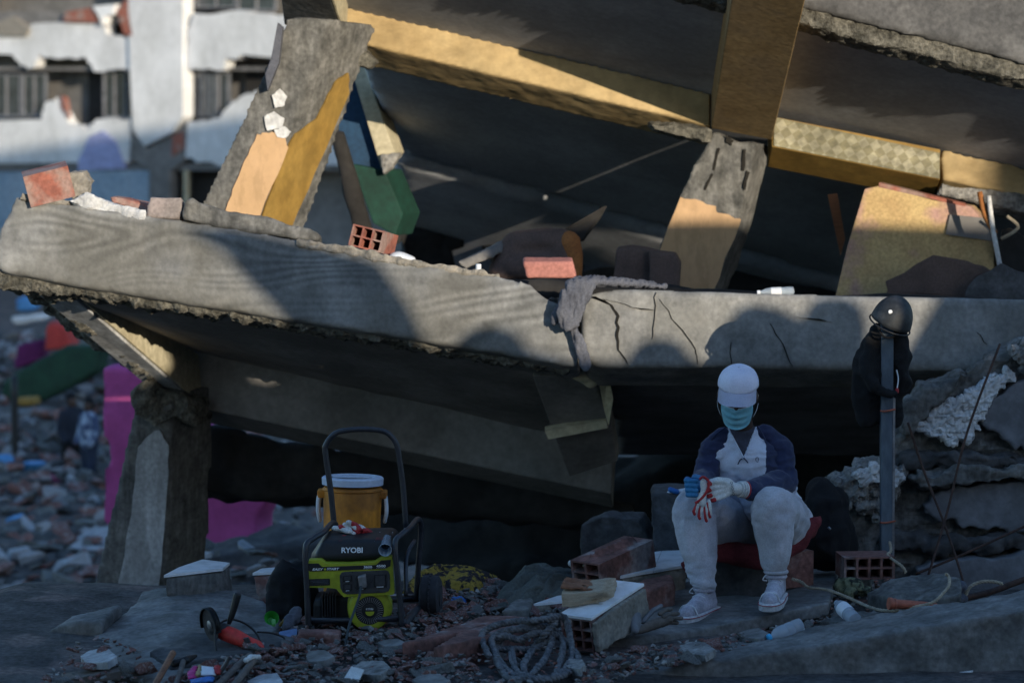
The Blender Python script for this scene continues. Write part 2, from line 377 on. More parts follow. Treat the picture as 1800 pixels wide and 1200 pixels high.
glove_w = mat('white_glove', (.68, .68, .66), (.55, .55, .54), 14, .95, .5, 200, dist=.003)
glove_r = mat('red_rubber', (.45, .025, .03), (.3, .02, .025), 12, .6, .2, 90)
glove_b = mat('blue_glove', (.03, .2, .42), (.02, .14, .32), 9, .5, .2, 60)
red_cloth = mat('red_cushion', (.17, .024, .03), (.11, .016, .02), 9, .95, .5, 120)
wood = mat('wood', (.28, .13, .07), (.18, .08, .045), 10, .8, .3, 60, stretch=(1, 1, 6))
wood_g = mat('grey_wood', (.17, .14, .12), (.1, .085, .075), 10, .9, .4, 60)
paper = mat('old_paper', (.46, .37, .27), (.32, .25, .17), 16, .95, .6, 120, stretch=(1, 1, 8))
green_cloth = mat('grey_green_cloth', (.1, .11, .1), (.06, .067, .062), 7, .97, .5, 90)
yellow_cloth = mat('yellow_black_cloth', (.28, .19, .03), (.02, .017, .02), 20, .95, .3, 80, lo=.48, hi=.54)
camo = mat('camouflage_cloth', (.14, .15, .09), (.02, .025, .018), 26, .95, .5, 90, lo=.45, hi=.55)
jacket_g = mat('blue_grey_cloth', (.12, .125, .15), (.06, .065, .085), 7, .95, .4, 90)
tan_cloth = mat('brown_upholstery', (.13, .085, .07), (.09, .06, .05), 8, .95, .3, 100)
tan_side = mat('orange_upholstery', (.36, .14, .04), (.27, .1, .03), 8, .9, .3, 100)
rope_m = mat('grey_rope', (.19, .19, .2), (.06, .06, .066), 30, .95, .6, 150)
cord_m = mat('pale_rope', (.42, .36, .27), (.28, .23, .17), 30, .95, .5, 150)
clear = mat('clear_plastic', (.6, .68, .76), (.55, .62, .7), 6, .15, .1, 30, fine=0, trans=.55, spec=.6)
cable_m = mat('black_cable', (.012, .012, .014), (.01, .01, .01), 8, .5, 0, 50)
terra = mat('terracotta_plastic', (.42, .12, .07), (.3, .085, .05), 8, .6, .1, 50)
blue_p = mat('blue_plastic', (.03, .17, .5), (.02, .12, .38), 6, .4, .05, 40)
cyan_p = mat('cyan_cap', (.05, .42, .75), (.04, .33, .6), 6, .4, .05, 40)
magenta = mat('magenta_plastic', (.55, .03, .22), (.42, .02, .16), 6, .5, .05, 40)
tarp_blue = mat('blue_tarpaulin', (.1, .3, .56), (.06, .2, .42), 3, .6, .2, 20)
glass_d = mat('window_glass', (.05, .06, .07), (.02, .024, .03), 3, .15, .02, 10, spec=.6)
facade_w = mat('facade_plaster', (.74, .74, .75), (.62, .62, .63), .8, .9, .2, 8, fine=.1)
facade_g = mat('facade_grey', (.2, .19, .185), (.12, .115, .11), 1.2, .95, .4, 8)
facade_b = mat('facade_blue', (.28, .35, .42), (.2, .28, .36), .8, .9, .2, 8)
facade_p = mat('facade_lilac', (.33, .36, .58), (.28, .3, .5), .8, .9, .2, 8)
green_m = mat('dark_green_sheet', (.014, .055, .03), (.01, .035, .02), 3, .8, .2, 20)
red_sheet = mat('red_sheet', (.5, .05, .04), (.36, .035, .03), 3, .8, .2, 20)
def checker_paint():
    m = mat('worn_checked_paint', (.38, .35, .24), (.27, .25, .16), 3, .6, .1, 25)
    n = m.node_tree.nodes; L = m.node_tree.links; b = n['Principled BSDF']; src = b.inputs['Base Color'].links[0].from_socket
    tc = n.new('ShaderNodeTexCoord'); mp = n.new('ShaderNodeMapping'); mp.inputs['Rotation'].default_value = (0, R(-12 + 45), 0); mp.inputs['Location'].default_value = (.013, 0, .02)
    ch = n.new('ShaderNodeTexChecker'); ch.inputs['Scale'].default_value = 21; ch.inputs[1].default_value = (1.15, 1.15, 1.2, 1); ch.inputs[2].default_value = (.78, .76, .68, 1)
    mp.inputs['Scale'].default_value = (1, 0, 1)
    L.new(tc.outputs['Object'], mp.inputs[0]); L.new(mp.outputs[0], ch.inputs[0]); mu = n.new('ShaderNodeMixRGB'); mu.blend_type = 'MULTIPLY'; mu.inputs[0].default_value = 1
    L.new(src, mu.inputs[1]); L.new(ch.outputs[0], mu.inputs[2]); L.new(mu.outputs[0], b.inputs['Base Color']); return m
checked = streaks(checker_paint(), .45, 3, (2, 2, 4))
streaks(concrete, .24, 3.5, (1.5, 1.5, .9)); streaks(concrete_r, .3, 3.5, (1.5, 1.5, .9)); streaks(concrete_w, .35, 4); streaks(concrete_d, .4, 3, (2, 2, 2)); streaks(paint_y, .3, 2.2, (1, 1, 2.2)); streaks(paint_must, .3, 3, (3, 3, 1.2)); streaks(paint_peach, .16, 4, (3, 3, 1), .4, .5)
streaks(concrete_f, .42, 2.6, (2, 2, 2)); streaks(brick_d, .35, 6, (1, 1, 1)); streaks(jogger, .3, 2.5, (2, 2, 2), .38, .6); streaks(shoe_m, .4, 9, (1, 1, 1)); streaks(orange, .35, 3, (3, 3, 1)); streaks(lime, .35, 6, (1, 1, 1)); streaks(black_plastic, .3, 6, (1, 1, 1)); streaks(tile, .16, 5, (2, 2, 2), .36, .52); streaks(plaster_g, .35, 4, (2, 2, 2)); streaks(plaster_c, .4, 3, (3, 3, .8)); streaks(facade_w, .25, .6, (1, 1, .5)); streaks(ceiling, .3, 1.2, (1, 1, 1)); streaks(under, .4, 1.4, (1, 1, 1))
# ================================================================== THE SETTING
def plateau(x, y):
    """the heap the photograph stands on: level near the camera, falling to the rubble field at the left and back"""
    def ss(a, b, t):
        t = np.clip((t - a) / (b - a), 0, 1); return t * t * (3 - 2 * t)
    k = ss(-4.4, -2.3, x)
    t = np.clip((y - .7) / 4.2, 0, 1); b = np.clip((y - 4.9) / 5, 0, 1)
    return -2.9 + k * (2.85 - .95 * t * (1 - b) - 2.85 * b * b * (3 - 2 * b))
def ground():
    n1 = 150; xs = np.concatenate([np.linspace(-220, -8, 14)[:-1], np.linspace(-8, 9, n1), np.linspace(9, 220, 14)[1:]])
    ys = np.concatenate([np.linspace(-60, -16, 6)[:-1], np.linspace(-16, 12, 240), np.linspace(12, 420, 26)[1:]])
    X, Y = np.meshgrid(xs, ys); p = np.stack([X.ravel(), Y.ravel(), np.zeros(X.size)], 1)
    z = plateau(p[:, 0], p[:, 1]); near = np.exp(-((p[:, 0]) / 8) ** 2 - ((p[:, 1] + 1) / 9) ** 2)
    z = z + .035 * fbm(p * 1.3, 4) * near + .14 * fbm(p * .5 + 9, 3) * (1 - near)
    p[:, 2] = z; nx = len(xs); F = []
    for j in range(len(ys) - 1):
        for i in range(nx - 1):
            a = j * nx + i; F.append((a, a + 1, a + nx + 1, a + nx))
    o = mk('ground', p, F, ground_m, smooth=True); tag(o, kind='structure'); return o
ground()
def gz(x, y):
    return float(plateau(np.array([x]), np.array([y]))[0])
# unseen caster added behind the camera, its outline cut to throw the wanted shadows
PF = plane(P(0, 480, 1.5), P(1800, 480, 1.5), P(0, 600, 1.5))
def shadow_caster():
    ol = [(-3800, -1600), (-620, -1500), (-420, 655), (300, 655), (500, 625), (558, 588), (525, 540), (470, 480), (430, 432), (350, 385), (450, 388), (600, 425), (690, 455), (740, 530), (775, 608), (812, 612), (825, 590), (845, 574),
          (880, 568), (915, 580), (940, 615), (1000, 632), (1100, 634), (1113, 612), (1135, 597), (1165, 593), (1195, 601), (1215, 627), (1255, 640), (1266, 610), (1276, 570), (1292, 545), (1308, 537), (1330, 533),
          (1370, 540), (1408, 560), (1422, 532), (1445, 521), (1490, 521), (1515, 535), (1525, 570), (1530, 640), (1578, 640), (1596, 610), (1640, 535), (1664, 503), (1560, 500), (1400, 496), (1250, 486), (1130, 462), (1064, 430), (1056, 380), (1100, 345), (1400, 308), (1600, 298), (1700, 298), (2100, 312), (2330, 318), (2420, 250), (2560, -1500), (3600, -1500)]
    D = 16.0; top = [PL(x, y, PF) + SUN * D for x, y in ol]
    base = [Vector((top[-1].x, top[-1].y, -1.2)), Vector((top[0].x, top[0].y, -1.2))]
    back = Vector((SUN.x, SUN.y, SUN.z)) * .7
    o = from_bm('shadow_cutout', bm_prism(top + base, back), concrete_w); tag(o, kind='structure')
shadow_caster()
def shade_block():  # unseen building added to shade the far field and lower facade
    T = empty('apartment_building', (35, -26, 0), 'plain grey block added out of view behind the camera to shade the distance', 'building')
    box('walls', (35.5, -26, 7.2), (29, 10, 17.8), facade_g, T, 0)
    box('roof', (35.5, -26, 16.25), (29.6, 10.6, .3), concrete_w, T, 0)
    for i in range(7):
        for k in range(5): box('window', (23 + 4.1 * i, -20.98, 1.5 + 3.2 * k), (1.4, .1, 1.5), glass_d, T, 0)
shade_block()
# ------------------------------------------------------------------ the collapsed building
B = empty('collapsed_building', P(900, 700, 3), 'collapsed concrete building with tilted grey floor slabs and yellow painted beams', 'building')
def part(o, label=None):
    if label: o['label'] = label
    return o
# lower floor, left half
tl = [(28, 343, 1.9), (150, 362, 1.86), (330, 390, 1.8), (560, 427, 1.7), (700, 455, 1.64), (860, 482, 1.57), (930, 497, 1.53), (955, 520, 1.52), (985, 535, 1.51), (1000, 570, 1.5), (1012, 610, 1.5), (1015, 642, 1.5),
      (985, 640, 1.5), (700, 592, 1.64), (400, 545, 1.78), (110, 497, 1.88), (0, 474, 1.93), (-12, 450, 1.94), (2, 395, 1.93)]
rough('edge_beam', [P(*t) for t in tl], V3(.03, .30, -.1), concrete, B, voxel=.022, amp=.005, freq=5, octv=4)
# crumbled lower lip of that edge
lip = [(-10, 468), (110, 492), (400, 540), (700, 590), (1000, 640)]
lp = [P(x, y, 1.98 - x * .00042) for x, y in lip]; lq = [P(x, y + h, 2.0 - x * .00042) for (x, y), h in zip(lip[::-1], (14, 14, 16, 24, 34))]
rough('broken_lip', lp + lq, V3(.02, .25, -.05), broken, B, voxel=.014, amp=.02, freq=22, octv=4)
ua, ub, uc, ud = P(40, 500, 2.15), P(1010, 640, 1.8), P(1085, 790, 3.6), P(330, 615, 3.6)
UP = plane(ua, ub, ud)
rough('floor_slab', [ua, ub, uc, ud], V3(0, .06, .3), under, B, voxel=.05, amp=.008, freq=2.5)
# side beam along the left end, bottom face and lit inner face
prism('side_beam', [P(52, 505, 2.2), P(128, 522, 2.2), P(352, 716, 3.6), P(292, 706, 3.6)], V3(.0, .05, .28), plaster_c, B, .006)
rough('broken_lip', [P(8, 490, 2.12), P(60, 503, 2.15), P(335, 716, 3.6), P(250, 660, 3.4), P(140, 590, 3.6)], V3(-.05, .05, .14), broken, B, voxel=.022, amp=.035, freq=12)
SBI = plane(P(128, 520, 2.2), P(352, 714, 3.6), P(128, 520, 2.2) + V3(0, .05, .28))
_a, _b = P(128, 520, 2.2), P(352, 714, 3.6); _u = V3(0, .05, .28)
prism('painted_beam_face', [_a + V3(.004, 0, .01), _b + V3(.004, 0, .01), _b + _u * .95, _a + _u * .95], V3(.012, 0, 0), paint_cream, B)
# rear beam under the floor and its dark soffit
prism('rear_beam', [P(300, 706, 3.6), P(1075, 868, 3.5), P(1080, 780, 3.5), P(320, 610, 3.6)], V3(.02, .35, -.13), under, B, .01)
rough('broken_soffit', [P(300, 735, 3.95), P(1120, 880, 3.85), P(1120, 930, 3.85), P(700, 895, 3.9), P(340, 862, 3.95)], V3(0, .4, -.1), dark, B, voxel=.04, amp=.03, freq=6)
# cream patches standing in for sunlit spots under the slab
patch('flake_or_sunspot', [(335, 655), (362, 682), (350, 692), (338, 680)], UP, paint_cream, B, lift=.02)
patch('flake_or_sunspot', [(695, 738), (735, 752), (745, 790), (722, 775)], UP, paint_cream, B, lift=.02)
# panel hanging below the broken joint
prism('hanging_panel', [P(935, 660, 2.1), P(1040, 660, 2.1), P(1072, 735, 2.4), P(1085, 810, 2.75), P(1000, 838, 2.85)], V3(.02, .12, .04), under, B, .01)
prism('painted_rib', [P(958, 758, 2.38), P(1066, 738, 2.38), P(1068, 752, 2.38), P(964, 772, 2.38)], V3(0, .06, .02), paint_cream, B)
prism('painted_rib', [P(1050, 655, 2.0), P(1068, 655, 2.0), P(1078, 700, 2.1), P(1070, 748, 2.2), P(1062, 720, 2.2)], V3(0, .1, 0), paint_cream, B)
rough('torn_concrete', [P(985, 640, 1.75), P(1050, 640, 1.75), P(1060, 668, 1.8), P(1040, 680, 1.85), P(1010, 664, 1.8)], V3(0, .15, .0), paint_cream, B, voxel=.012, amp=.012, freq=14)
# lower floor, right half
tr = [(1022, 530, 1.5), (1045, 512, 1.5), (1100, 505, 1.5), (1250, 511, 1.5), (1500, 518, 1.5), (1800, 523, 1.5), (2150, 528, 1.5), (2150, 655, 1.5), (1800, 651, 1.5), (1500, 648, 1.5), (1250, 644, 1.5), (1060, 645, 1.5), (1035, 636, 1.5), (1022, 600, 1.5)]
rough('edge_beam', [P(*t) for t in tr], V3(0, .36, -.14), concrete_r, B, voxel=.022, amp=.005, freq=5, octv=4)
rough('floor_slab', [P(1060, 668, 1.9), P(2150, 676, 1.9), P(2150, 800, 5.2), P(1080, 800, 5.2)], V3(0, .06, .26), under, B, voxel=.06, amp=.008, freq=2.5)
rough('joint_rubble', [P(965, 525, 1.58), P(1040, 515, 1.58), P(1050, 560, 1.6), P(1030, 640, 1.6), P(1000, 640, 1.6)], V3(0, .2, -.05), broken, B, voxel=.014, amp=.02, freq=16)
# cracks: dark thin wedges let into the face, coloured as the shade of gaps
CR = plane(P(1100, 520, 1.497), P(1700, 520, 1.497), P(1100, 640, 1.497))
crack_m = mat('crack_shadow', (.02, .018, .015), None, 5, 1, 0, 20)
def crack(pts, wpx, seed):
    rn = random.Random(seed); q = []
    for (x0, y0), (x1, y1) in zip(pts, pts[1:]):
        for j in range(4): t = j / 4; q.append((x0 + (x1 - x0) * t + rn.uniform(-2, 2), y0 + (y1 - y0) * t + rn.uniform(-2, 2)))
    q.append(pts[-1]); n = len(q)
    ww = [wpx * (0.25 + .75 * math.sin(math.pi * min(1, (i + .6) / n))) * rn.uniform(.7, 1.2) for i in range(n)]
    bm = bmesh.new(); A = []; Bv = []
    for (x, y), k in zip(q, ww):
        A.append(PL(x - k, y, CR)); Bv.append(PL(x + k, y, CR))
    pts3 = A + Bv[::-1]
    return prism('crack', [p + V3(0, -.004, 0) for p in pts3], V3(0, .012, 0), crack_m, B)
crack([(1040, 520), (1062, 528), (1085, 548), (1086, 585), (1088, 615), (1104, 641)], 2.2, 1)
crack([(1152, 512), (1150, 560), (1146, 596)], .9, 2); crack([(1160, 525), (1190, 570), (1222, 612), (1226, 640)], .9, 3)
crack([(1355, 570), (1375, 605), (1394, 644)], 1.0, 4); crack([(1400, 556), (1430, 560), (1462, 566)], .9, 5); crack([(1284, 600), (1286, 640)], .7, 6); crack([(1718, 585), (1735, 605)], 1, 7)
crack([(1060, 523), (1110, 540), (1150, 545)], .6, 8)
# upper storey ---------------------------------------------------------
Yb = 3.5
bl0, br0 = P(603, 70, Yb), P(1248, 222, Yb); H = V3(0, 0, .185)
rough('beam', [bl0, br0, br0 + H, bl0 + H], V3(.02, .3, -.12), paint_y, B, .014, .0035, 9)
CP = plane(bl0 + H, br0 + H, P(1800, 118, 2.2))
e0, e1 = PL(1290, -4, CP), PL(1800, 126, CP); ed = (e1 - e0)
f0, f1 = e0 - ed * 2.2, e1 + ed * .9
dback = (PL(900, 200, CP) - PL(900, 60, CP)).normalized()
cA, cB = PL(700, 268, CP), PL(1165, 402, CP); cdir = cB - cA
c0, c1 = cA - cdir * .02, cB + cdir * 1.3
up = V3(0, -.05, .2)
rough('ceiling_slab', [f0, f1, c1, c0, PL(640, 128, CP)], up, ceiling, B, voxel=.06, amp=.004, freq=1.5)
g0, g1 = c0 + dback * .06 + V3(0, 0, -.05), c1 + dback * .06 + V3(0, 0, -.05)
rough('ceiling_slab', [g0, g1, g1 + dback * 3, g0 + dback * 2.2], up, ceiling, B, voxel=.06, amp=.004, freq=1.5)
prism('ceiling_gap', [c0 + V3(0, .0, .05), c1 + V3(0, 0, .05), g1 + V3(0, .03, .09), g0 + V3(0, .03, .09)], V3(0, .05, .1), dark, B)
# front edge of the upper slab
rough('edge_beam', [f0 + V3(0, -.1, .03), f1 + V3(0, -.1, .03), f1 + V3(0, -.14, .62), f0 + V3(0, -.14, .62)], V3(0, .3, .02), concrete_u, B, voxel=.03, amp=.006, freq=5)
lipn = 26; lv = [f0.lerp(f1, i / lipn) + V3(0, -.07, .05) for i in range(lipn + 1)]; rn = random.Random(3)
lw = [f0.lerp(f1, i / lipn) + V3(0, -.05, -.03 - rn.random() * .03) for i in range(lipn + 1)]
rough('broken_lip', lv + lw[::-1], V3(0, .16, -.05), broken, B, voxel=.016, amp=.009, freq=22)
# beams running to the back
CP2 = (CP[0] + V3(0, 0, -.19), CP[1])
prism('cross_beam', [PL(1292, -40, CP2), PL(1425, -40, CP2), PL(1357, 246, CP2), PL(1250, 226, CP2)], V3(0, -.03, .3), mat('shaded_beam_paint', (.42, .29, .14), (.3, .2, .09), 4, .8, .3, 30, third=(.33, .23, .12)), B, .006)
prism('cross_beam', [PL(488, -60, CP2), PL(562, -60, CP2), PL(604, 68, CP2), PL(500, 44, CP2)], V3(0, -.03, .3), concrete_w, B, .006)
prism('painted_beam_face', [PL(562, -60, CP2) + V3(.005, 0, 0), PL(604, 68, CP2) + V3(.005, 0, 0), PL(604, 68, CP2) + V3(.02, 0, .27), PL(562, -60, CP2) + V3(.02, 0, .27)], V3(.01, 0, 0), paint_cream, B)
r0, r1, r2 = P(1357, 258, Yb), P(1652, 316, Yb), P(1900, 362, Yb); H2 = V3(0, 0, .17)
prism('beam', [r0, r1, r1 + H2, r0 + H2], V3(0, .28, -.12), paint_must, B, .004)
rough('beam', jag([r1 + V3(.01, 0, 0), r2, r2 + H2 * .8, r1 + H2 + V3(.01, 0, 0)], 6, .012), V3(0, .28, -.12), paint_y, B, .014, .006, 9)
prism('checked_face', [r0 + V3(.01, -.004, .006), r1 + V3(-.003, -.004, .006), r1 + H2 + V3(-.003, -.004, -.02), r0 + H2 + V3(.01, -.004, -.004)], V3(0, -.006, 0), checked, B)
rough('torn_plaster', [P(1655, 322, Yb), P(1800, 338, Yb), P(1900, 355, Yb), P(1900, 395, Yb), P(1740, 362, Yb), P(1650, 340, Yb)], V3(0, .2, -.06), broken_l, B, voxel=.02, amp=.015, freq=12)
rough('torn_plaster', [P(1440, 212, Yb), P(1560, 232, Yb), P(1680, 255, Yb), P(1800, 272, Yb), P(1800, 258, Yb), P(1600, 218, Yb)], V3(0, .1, .02), broken, B, voxel=.018, amp=.018, freq=12)
# columns
def column(front, off, m, name='column', vox=.02, amp=.004):
    return rough(name, [P(*p) for p in front], off, m, B, voxel=vox, amp=amp, freq=7)
Y1 = 3.0
c1f = [(506, 30, Y1), (580, 33, Y1), (458, 378, Y1), (436, 440, Y1), (325, 440, Y1), (357, 353, Y1), (430, 200, Y1)]
column(c1f, V3(.24, .30, -.03), concrete_w)
C1F = plane(P(497, 52, Y1 - .006), P(458, 378, Y1 - .006), P(357, 353, Y1 - .006))
C1R = plane(P(572, 55, Y1), P(458, 378, Y1), P(458, 378, Y1) + V3(.24, .30, -.03)); C1R = (C1R[0] + C1R[1] * .007, C1R[1])
patch('peach_paint', [(452, 236), (478, 232), (502, 243), (506, 262), (458, 378), (440, 420), (390, 420), (401, 356), (425, 295)], C1F, paint_peach, B, jit=.006, n=5, seed=2)
for k, pp in enumerate([[(478, 168), (492, 156), (505, 170), (500, 186), (484, 190)], [(465, 205), (482, 196), (500, 208), (497, 222), (470, 230)], [(482, 228), (500, 222), (512, 232), (503, 242), (488, 241)]]):
    patch('flake_or_sunspot', pp, C1F, plaster_w, B, thick=.012, jit=.004, n=3, seed=k)
patch('mustard_paint', [(611, 128), (612, 165), (590, 215), (560, 285), (512, 396), (490, 440), (447, 415), (461, 378), (500, 266), (518, 235), (556, 208), (575, 168), (590, 142)], C1R, paint_must, B, jit=.006, n=5, seed=5)
Y2 = 3.4
c2f = [(1252, 228, Y2), (1298, 250, Y2), (1330, 248, Y2), (1322, 300, Y2), (1302, 385, Y2), (1250, 520, Y2), (1235, 560, Y2), (1130, 560, Y2), (1160, 440, Y2), (1200, 330, Y2)]
column(c2f, V3(.10, .3, -.03), concrete_w, amp=.01)
C2F = plane(P(1252, 228, Y2 - .008), P(1250, 520, Y2 - .008), P(1160, 440, Y2 - .008))
patch('peach_paint', [(1196, 346), (1228, 352), (1258, 362), (1262, 374), (1300, 384), (1302, 388), (1250, 520), (1235, 550), (1135, 550), (1160, 440)], C2F, paint_peach, B, jit=.008, n=4, seed=8)
for k, pp in enumerate([[(1262, 260), (1266, 262), (1256, 300), (1252, 298)], [(1250, 305), (1254, 307), (1240, 335), (1237, 333)], [(1306, 262), (1311, 263), (1308, 300), (1303, 300)], [(1312, 300), (1318, 302), (1310, 335), (1306, 330)], [(1275, 238), (1290, 246), (1286, 256), (1276, 250)]]):
    patch('spalled_crack', pp, C2F, crack_m, B, thick=.002, jit=.0035, n=4, seed=20 + k)
rough('crushed_head', [P(596, 60, 3.25), P(620, 75, 3.25), P(665, 108, 3.3), P(650, 122, 3.3), P(612, 108, 3.25)], V3(.0, .2, 0), broken, B, voxel=.015, amp=.015, freq=12)
rough('crushed_head', [P(1140, 215, 3.4), P(1250, 225, 3.4), P(1250, 250, 3.4), P(1215, 246, 3.4), P(1150, 230, 3.4)], V3(.0, .2, 0), broken, B, voxel=.015, amp=.015, freq=12)
prism('twisted_sheet', [P(476, 105, 2.9), P(488, 40, 2.9), P(497, 48, 2.9), P(490, 110, 2.9), P(470, 160, 2.9), P(466, 130, 2.9)], V3(0, .1, 0), jacket_g, B, .003)
# far-left end wall of the storey: blue, cream and green paint
prism('blue_wall', [P(585, 235, 5.0), P(628, 120, 5.0), P(672, 300, 5.0), P(600, 290, 5.0)], V3(.03, .12, 0), paint_blue, B, .004)
prism('cream_jamb', [P(614, 112, 4.9), P(640, 120, 4.9), P(694, 268, 4.9), P(672, 302, 4.9)], V3(.05, .2, 0), paint_cream, B, .004)
prism('green_wall', [P(618, 288, 4.95), P(676, 300, 4.95), P(708, 376, 4.95), P(694, 415, 4.95), P(655, 392, 4.95)], V3(.1, .25, 0), paint_green, B, .01)
rough('torn_concrete', [P(668, 270, 4.85), P(708, 268, 4.85), P(690, 296, 4.85), P(672, 310, 4.85)], V3(.0, .12, 0), broken_l, B, voxel=.015, amp=.014, freq=12)
rough('fallen_post', [P(578, 228, 4.6), P(602, 232, 4.6), P(660, 420, 4.6), P(625, 430, 4.6)], V3(.0, .15, 0), dark, B, voxel=.03, amp=.01, freq=6)
# the storey's depth: dark mass added to shut out light, shade in its colour
rough('dark_filler', [P(690, 400, 6.6), P(900, 402, 7.2), P(1200, 430, 7.3), P(1400, 330, 7.0), P(1950, 330, 6.2), P(1950, 560, 6.0), P(690, 560, 6.2)], V3(0, .5, .1), dark, B, voxel=.08, amp=.12, freq=1.6)
rough('dark_filler', [P(660, 900, 6.4), P(1060, 860, 6.2), P(1500, 700, 6.0), P(2050, 700, 5.6), P(2050, 1040, 5.4), P(1000, 1010, 5.8), P(640, 1000, 6.2)], V3(0, .5, .1), dark, B, voxel=.08, amp=.14, freq=1.5)
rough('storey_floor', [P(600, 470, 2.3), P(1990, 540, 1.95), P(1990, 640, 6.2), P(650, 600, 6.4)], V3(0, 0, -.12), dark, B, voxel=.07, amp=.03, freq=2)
# column below the left end
Y3 = 3.3
column([(240, 690, Y3), (304, 690, Y3), (286, 1090, Y3), (148, 1090, Y3)], V3(.2, .34, 0), concrete_w, amp=.004)
C3F = plane(P(240, 700, Y3 - .008), P(298, 760, Y3 - .008), P(150, 1090, Y3 - .008))
patch('white_paint', [(268, 760), (280, 755), (297, 782), (297, 830), (286, 960), (274, 1075), (200, 1075), (214, 1000), (232, 900), (243, 785)], C3F, plaster_c, B, thick=.01, jit=.006, n=4, seed=11)
rough('crushed_head', [P(228, 692, 3.22), P(255, 668, 3.22), P(345, 706, 3.35), P(345, 748, 3.35), P(306, 735, 3.25), P(272, 752, 3.22), P(236, 730, 3.22)], V3(.05, .3, 0), broken, B, voxel=.016, amp=.02, freq=14)
# leaning broken wall on the right -------------------------------------
WR = empty('broken_wall', P(1650, 1040, .8), 'broken grey concrete wall with torn white plaster, right of the steel post', 'wall')
YW = .85
main = [(1585, 735), (1590, 706), (1640, 672), (1706, 655), (1745, 622), (1800, 595), (1950, 560), (1950, 1090), (1500, 1060), (1470, 985), (1500, 930), (1480, 900), (1425, 872), (1480, 838), (1530, 818), (1560, 800), (1572, 765)]
wc = rough('wall_core', jag([P(x, y, YW) for x, y in main], 5, .03, True, 4), V3(.1, .8, -.1), concrete_w, WR, voxel=.02, amp=.02, freq=6, octv=5)
displace(wc, .014, (7, 7, 15), 4, True, seed=3)
wc.data.polygons.foreach_set('use_smooth', [False] * len(wc.data.polygons))
WP = plane(P(1585, 700, YW), P(1800, 700, YW), P(1585, 1000, YW))
def lump(name, px, y, th, m, amp=.015, fr=12, vox=.016, par=WR):
    o = rough(name, jag([P(a, b, y) for a, b in px], 7, .022, True, len(px) + int(px[0][0])), V3(0, th, 0), m, par, voxel=min(vox, .012), amp=amp, freq=fr, octv=5)
    if amp > .01: displace(o, amp * .8, fr * 1.3, 4, True, seed=7)
    return o
lump('broken_block', [(1588, 728), (1596, 705), (1640, 676), (1700, 660), (1650, 710), (1612, 752), (1592, 760)], YW - .09, .2, concrete_w)
lump('white_plaster', [(1609, 752), (1640, 716), (1700, 690), (1768, 648), (1784, 664), (1752, 690), (1722, 740), (1706, 780), (1660, 776)], YW - .07, .15, plaster_w, .011, 34, .01)
lump('grey_plaster', [(1722, 745), (1745, 700), (1800, 668), (1950, 640), (1950, 800), (1800, 790), (1760, 775)], YW - .05, .1, plaster_g, .003, 4)
lump('white_plaster', [(1440, 868), (1500, 830), (1548, 812), (1592, 826), (1590, 850), (1545, 915), (1520, 905), (1490, 880)], YW - .09, .2, broken_l, .018, 22, .012)
lump('white_plaster', [(1500, 838), (1545, 818), (1590, 830), (1580, 846), (1510, 850)], YW - .13, .2, plaster_w, .0105, 34, .01)
lump('broken_ledge', [(1600, 838), (1680, 824), (1950, 820), (1950, 845), (1760, 848), (1640, 858), (1605, 852)], YW - .13, .25, concrete_w, .015, 9)
lump('broken_ledge', [(1590, 800), (1800, 806), (1950, 800), (1950, 818), (1760, 822), (1600, 820)], YW - .07, .25, concrete_d, .02, 9)
lump('grey_plaster', [(1622, 906), (1640, 872), (1700, 858), (1770, 848), (1950, 852), (1950, 940), (1800, 936), (1720, 930), (1660, 916)], YW - .06, .1, plaster_g, .003, 4)
lump('broken_ledge', [(1560, 945), (1700, 945), (1950, 952), (1950, 975), (1700, 972), (1560, 970)], YW - .09, .25, concrete_d, .02, 9)
lump('grey_plaster', [(1610, 1000), (1680, 982), (1800, 968), (1950, 965), (1950, 1060), (1620, 1050)], YW - .12, .1, plaster_g, .004, 4)
lump('broken_block', [(1780, 610), (1830, 590), (1900, 600), (1900, 660), (1800, 655)], YW - .1, .2, broken_l, .02, 14)
# ------------------------------------------------------------------ far building
FB = empty('apartment_building', (-12, 64, -2.9), 'distant white apartment block with torn balconies, behind the tilted slab', 'building')
Pf = P(250, 200, 64); nF = V3(-math.sin(R(38)), -math.cos(R(38)), 0); PFB = (Pf, nF)
def fpatch(name, px, m, depth=.3, lift=0.0, par=FB):
    pts = [PL(x, y, PFB) + nF * lift for x, y in px]
    if name == 'white_wall': pts = [p - nF * ((p - Pf).dot(nF)) + nF * lift for p in jag(pts, 5, .06, True, int(px[0][0]) % 97)]
    return prism(name, pts, -nF * depth, m, par)
def frect(x0, y0, x1, y1): return [(x0, y0), (x1, y0), (x1, y1), (x0, y1)]
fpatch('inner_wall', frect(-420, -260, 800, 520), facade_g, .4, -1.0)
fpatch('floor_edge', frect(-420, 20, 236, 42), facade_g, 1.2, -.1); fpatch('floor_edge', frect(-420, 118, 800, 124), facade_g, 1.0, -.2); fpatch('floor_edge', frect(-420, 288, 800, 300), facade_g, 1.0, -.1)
fpatch('white_wall', [(-420, 60), (30, 62), (58, 42), (180, 40), (190, 62), (238, 66), (238, 118), (165, 126), (150, 100), (100, 104), (70, 96), (58, 120), (36, 116), (20, 96), (-420, 100)], facade_w, .35)
fpatch('white_wall', [(-420, -260), (228, -260), (228, -60), (-420, -60)], facade_w, .3)
fpatch('white_pillar', [(226, -260), (326, -260), (326, 205), (308, 232), (258, 257), (238, 228), (232, 110)], facade_w, .4, .1)
fpatch('white_wall', [(340, 24), (420, 18), (480, 30), (560, 20), (800, 20), (800, 120), (440, 98), (398, 104), (392, 124), (330, 124), (330, 60)], facade_w, .35)
fpatch('white_wall', [(326, -260), (800, -260), (800, -40), (326, -40)], facade_w, .3)
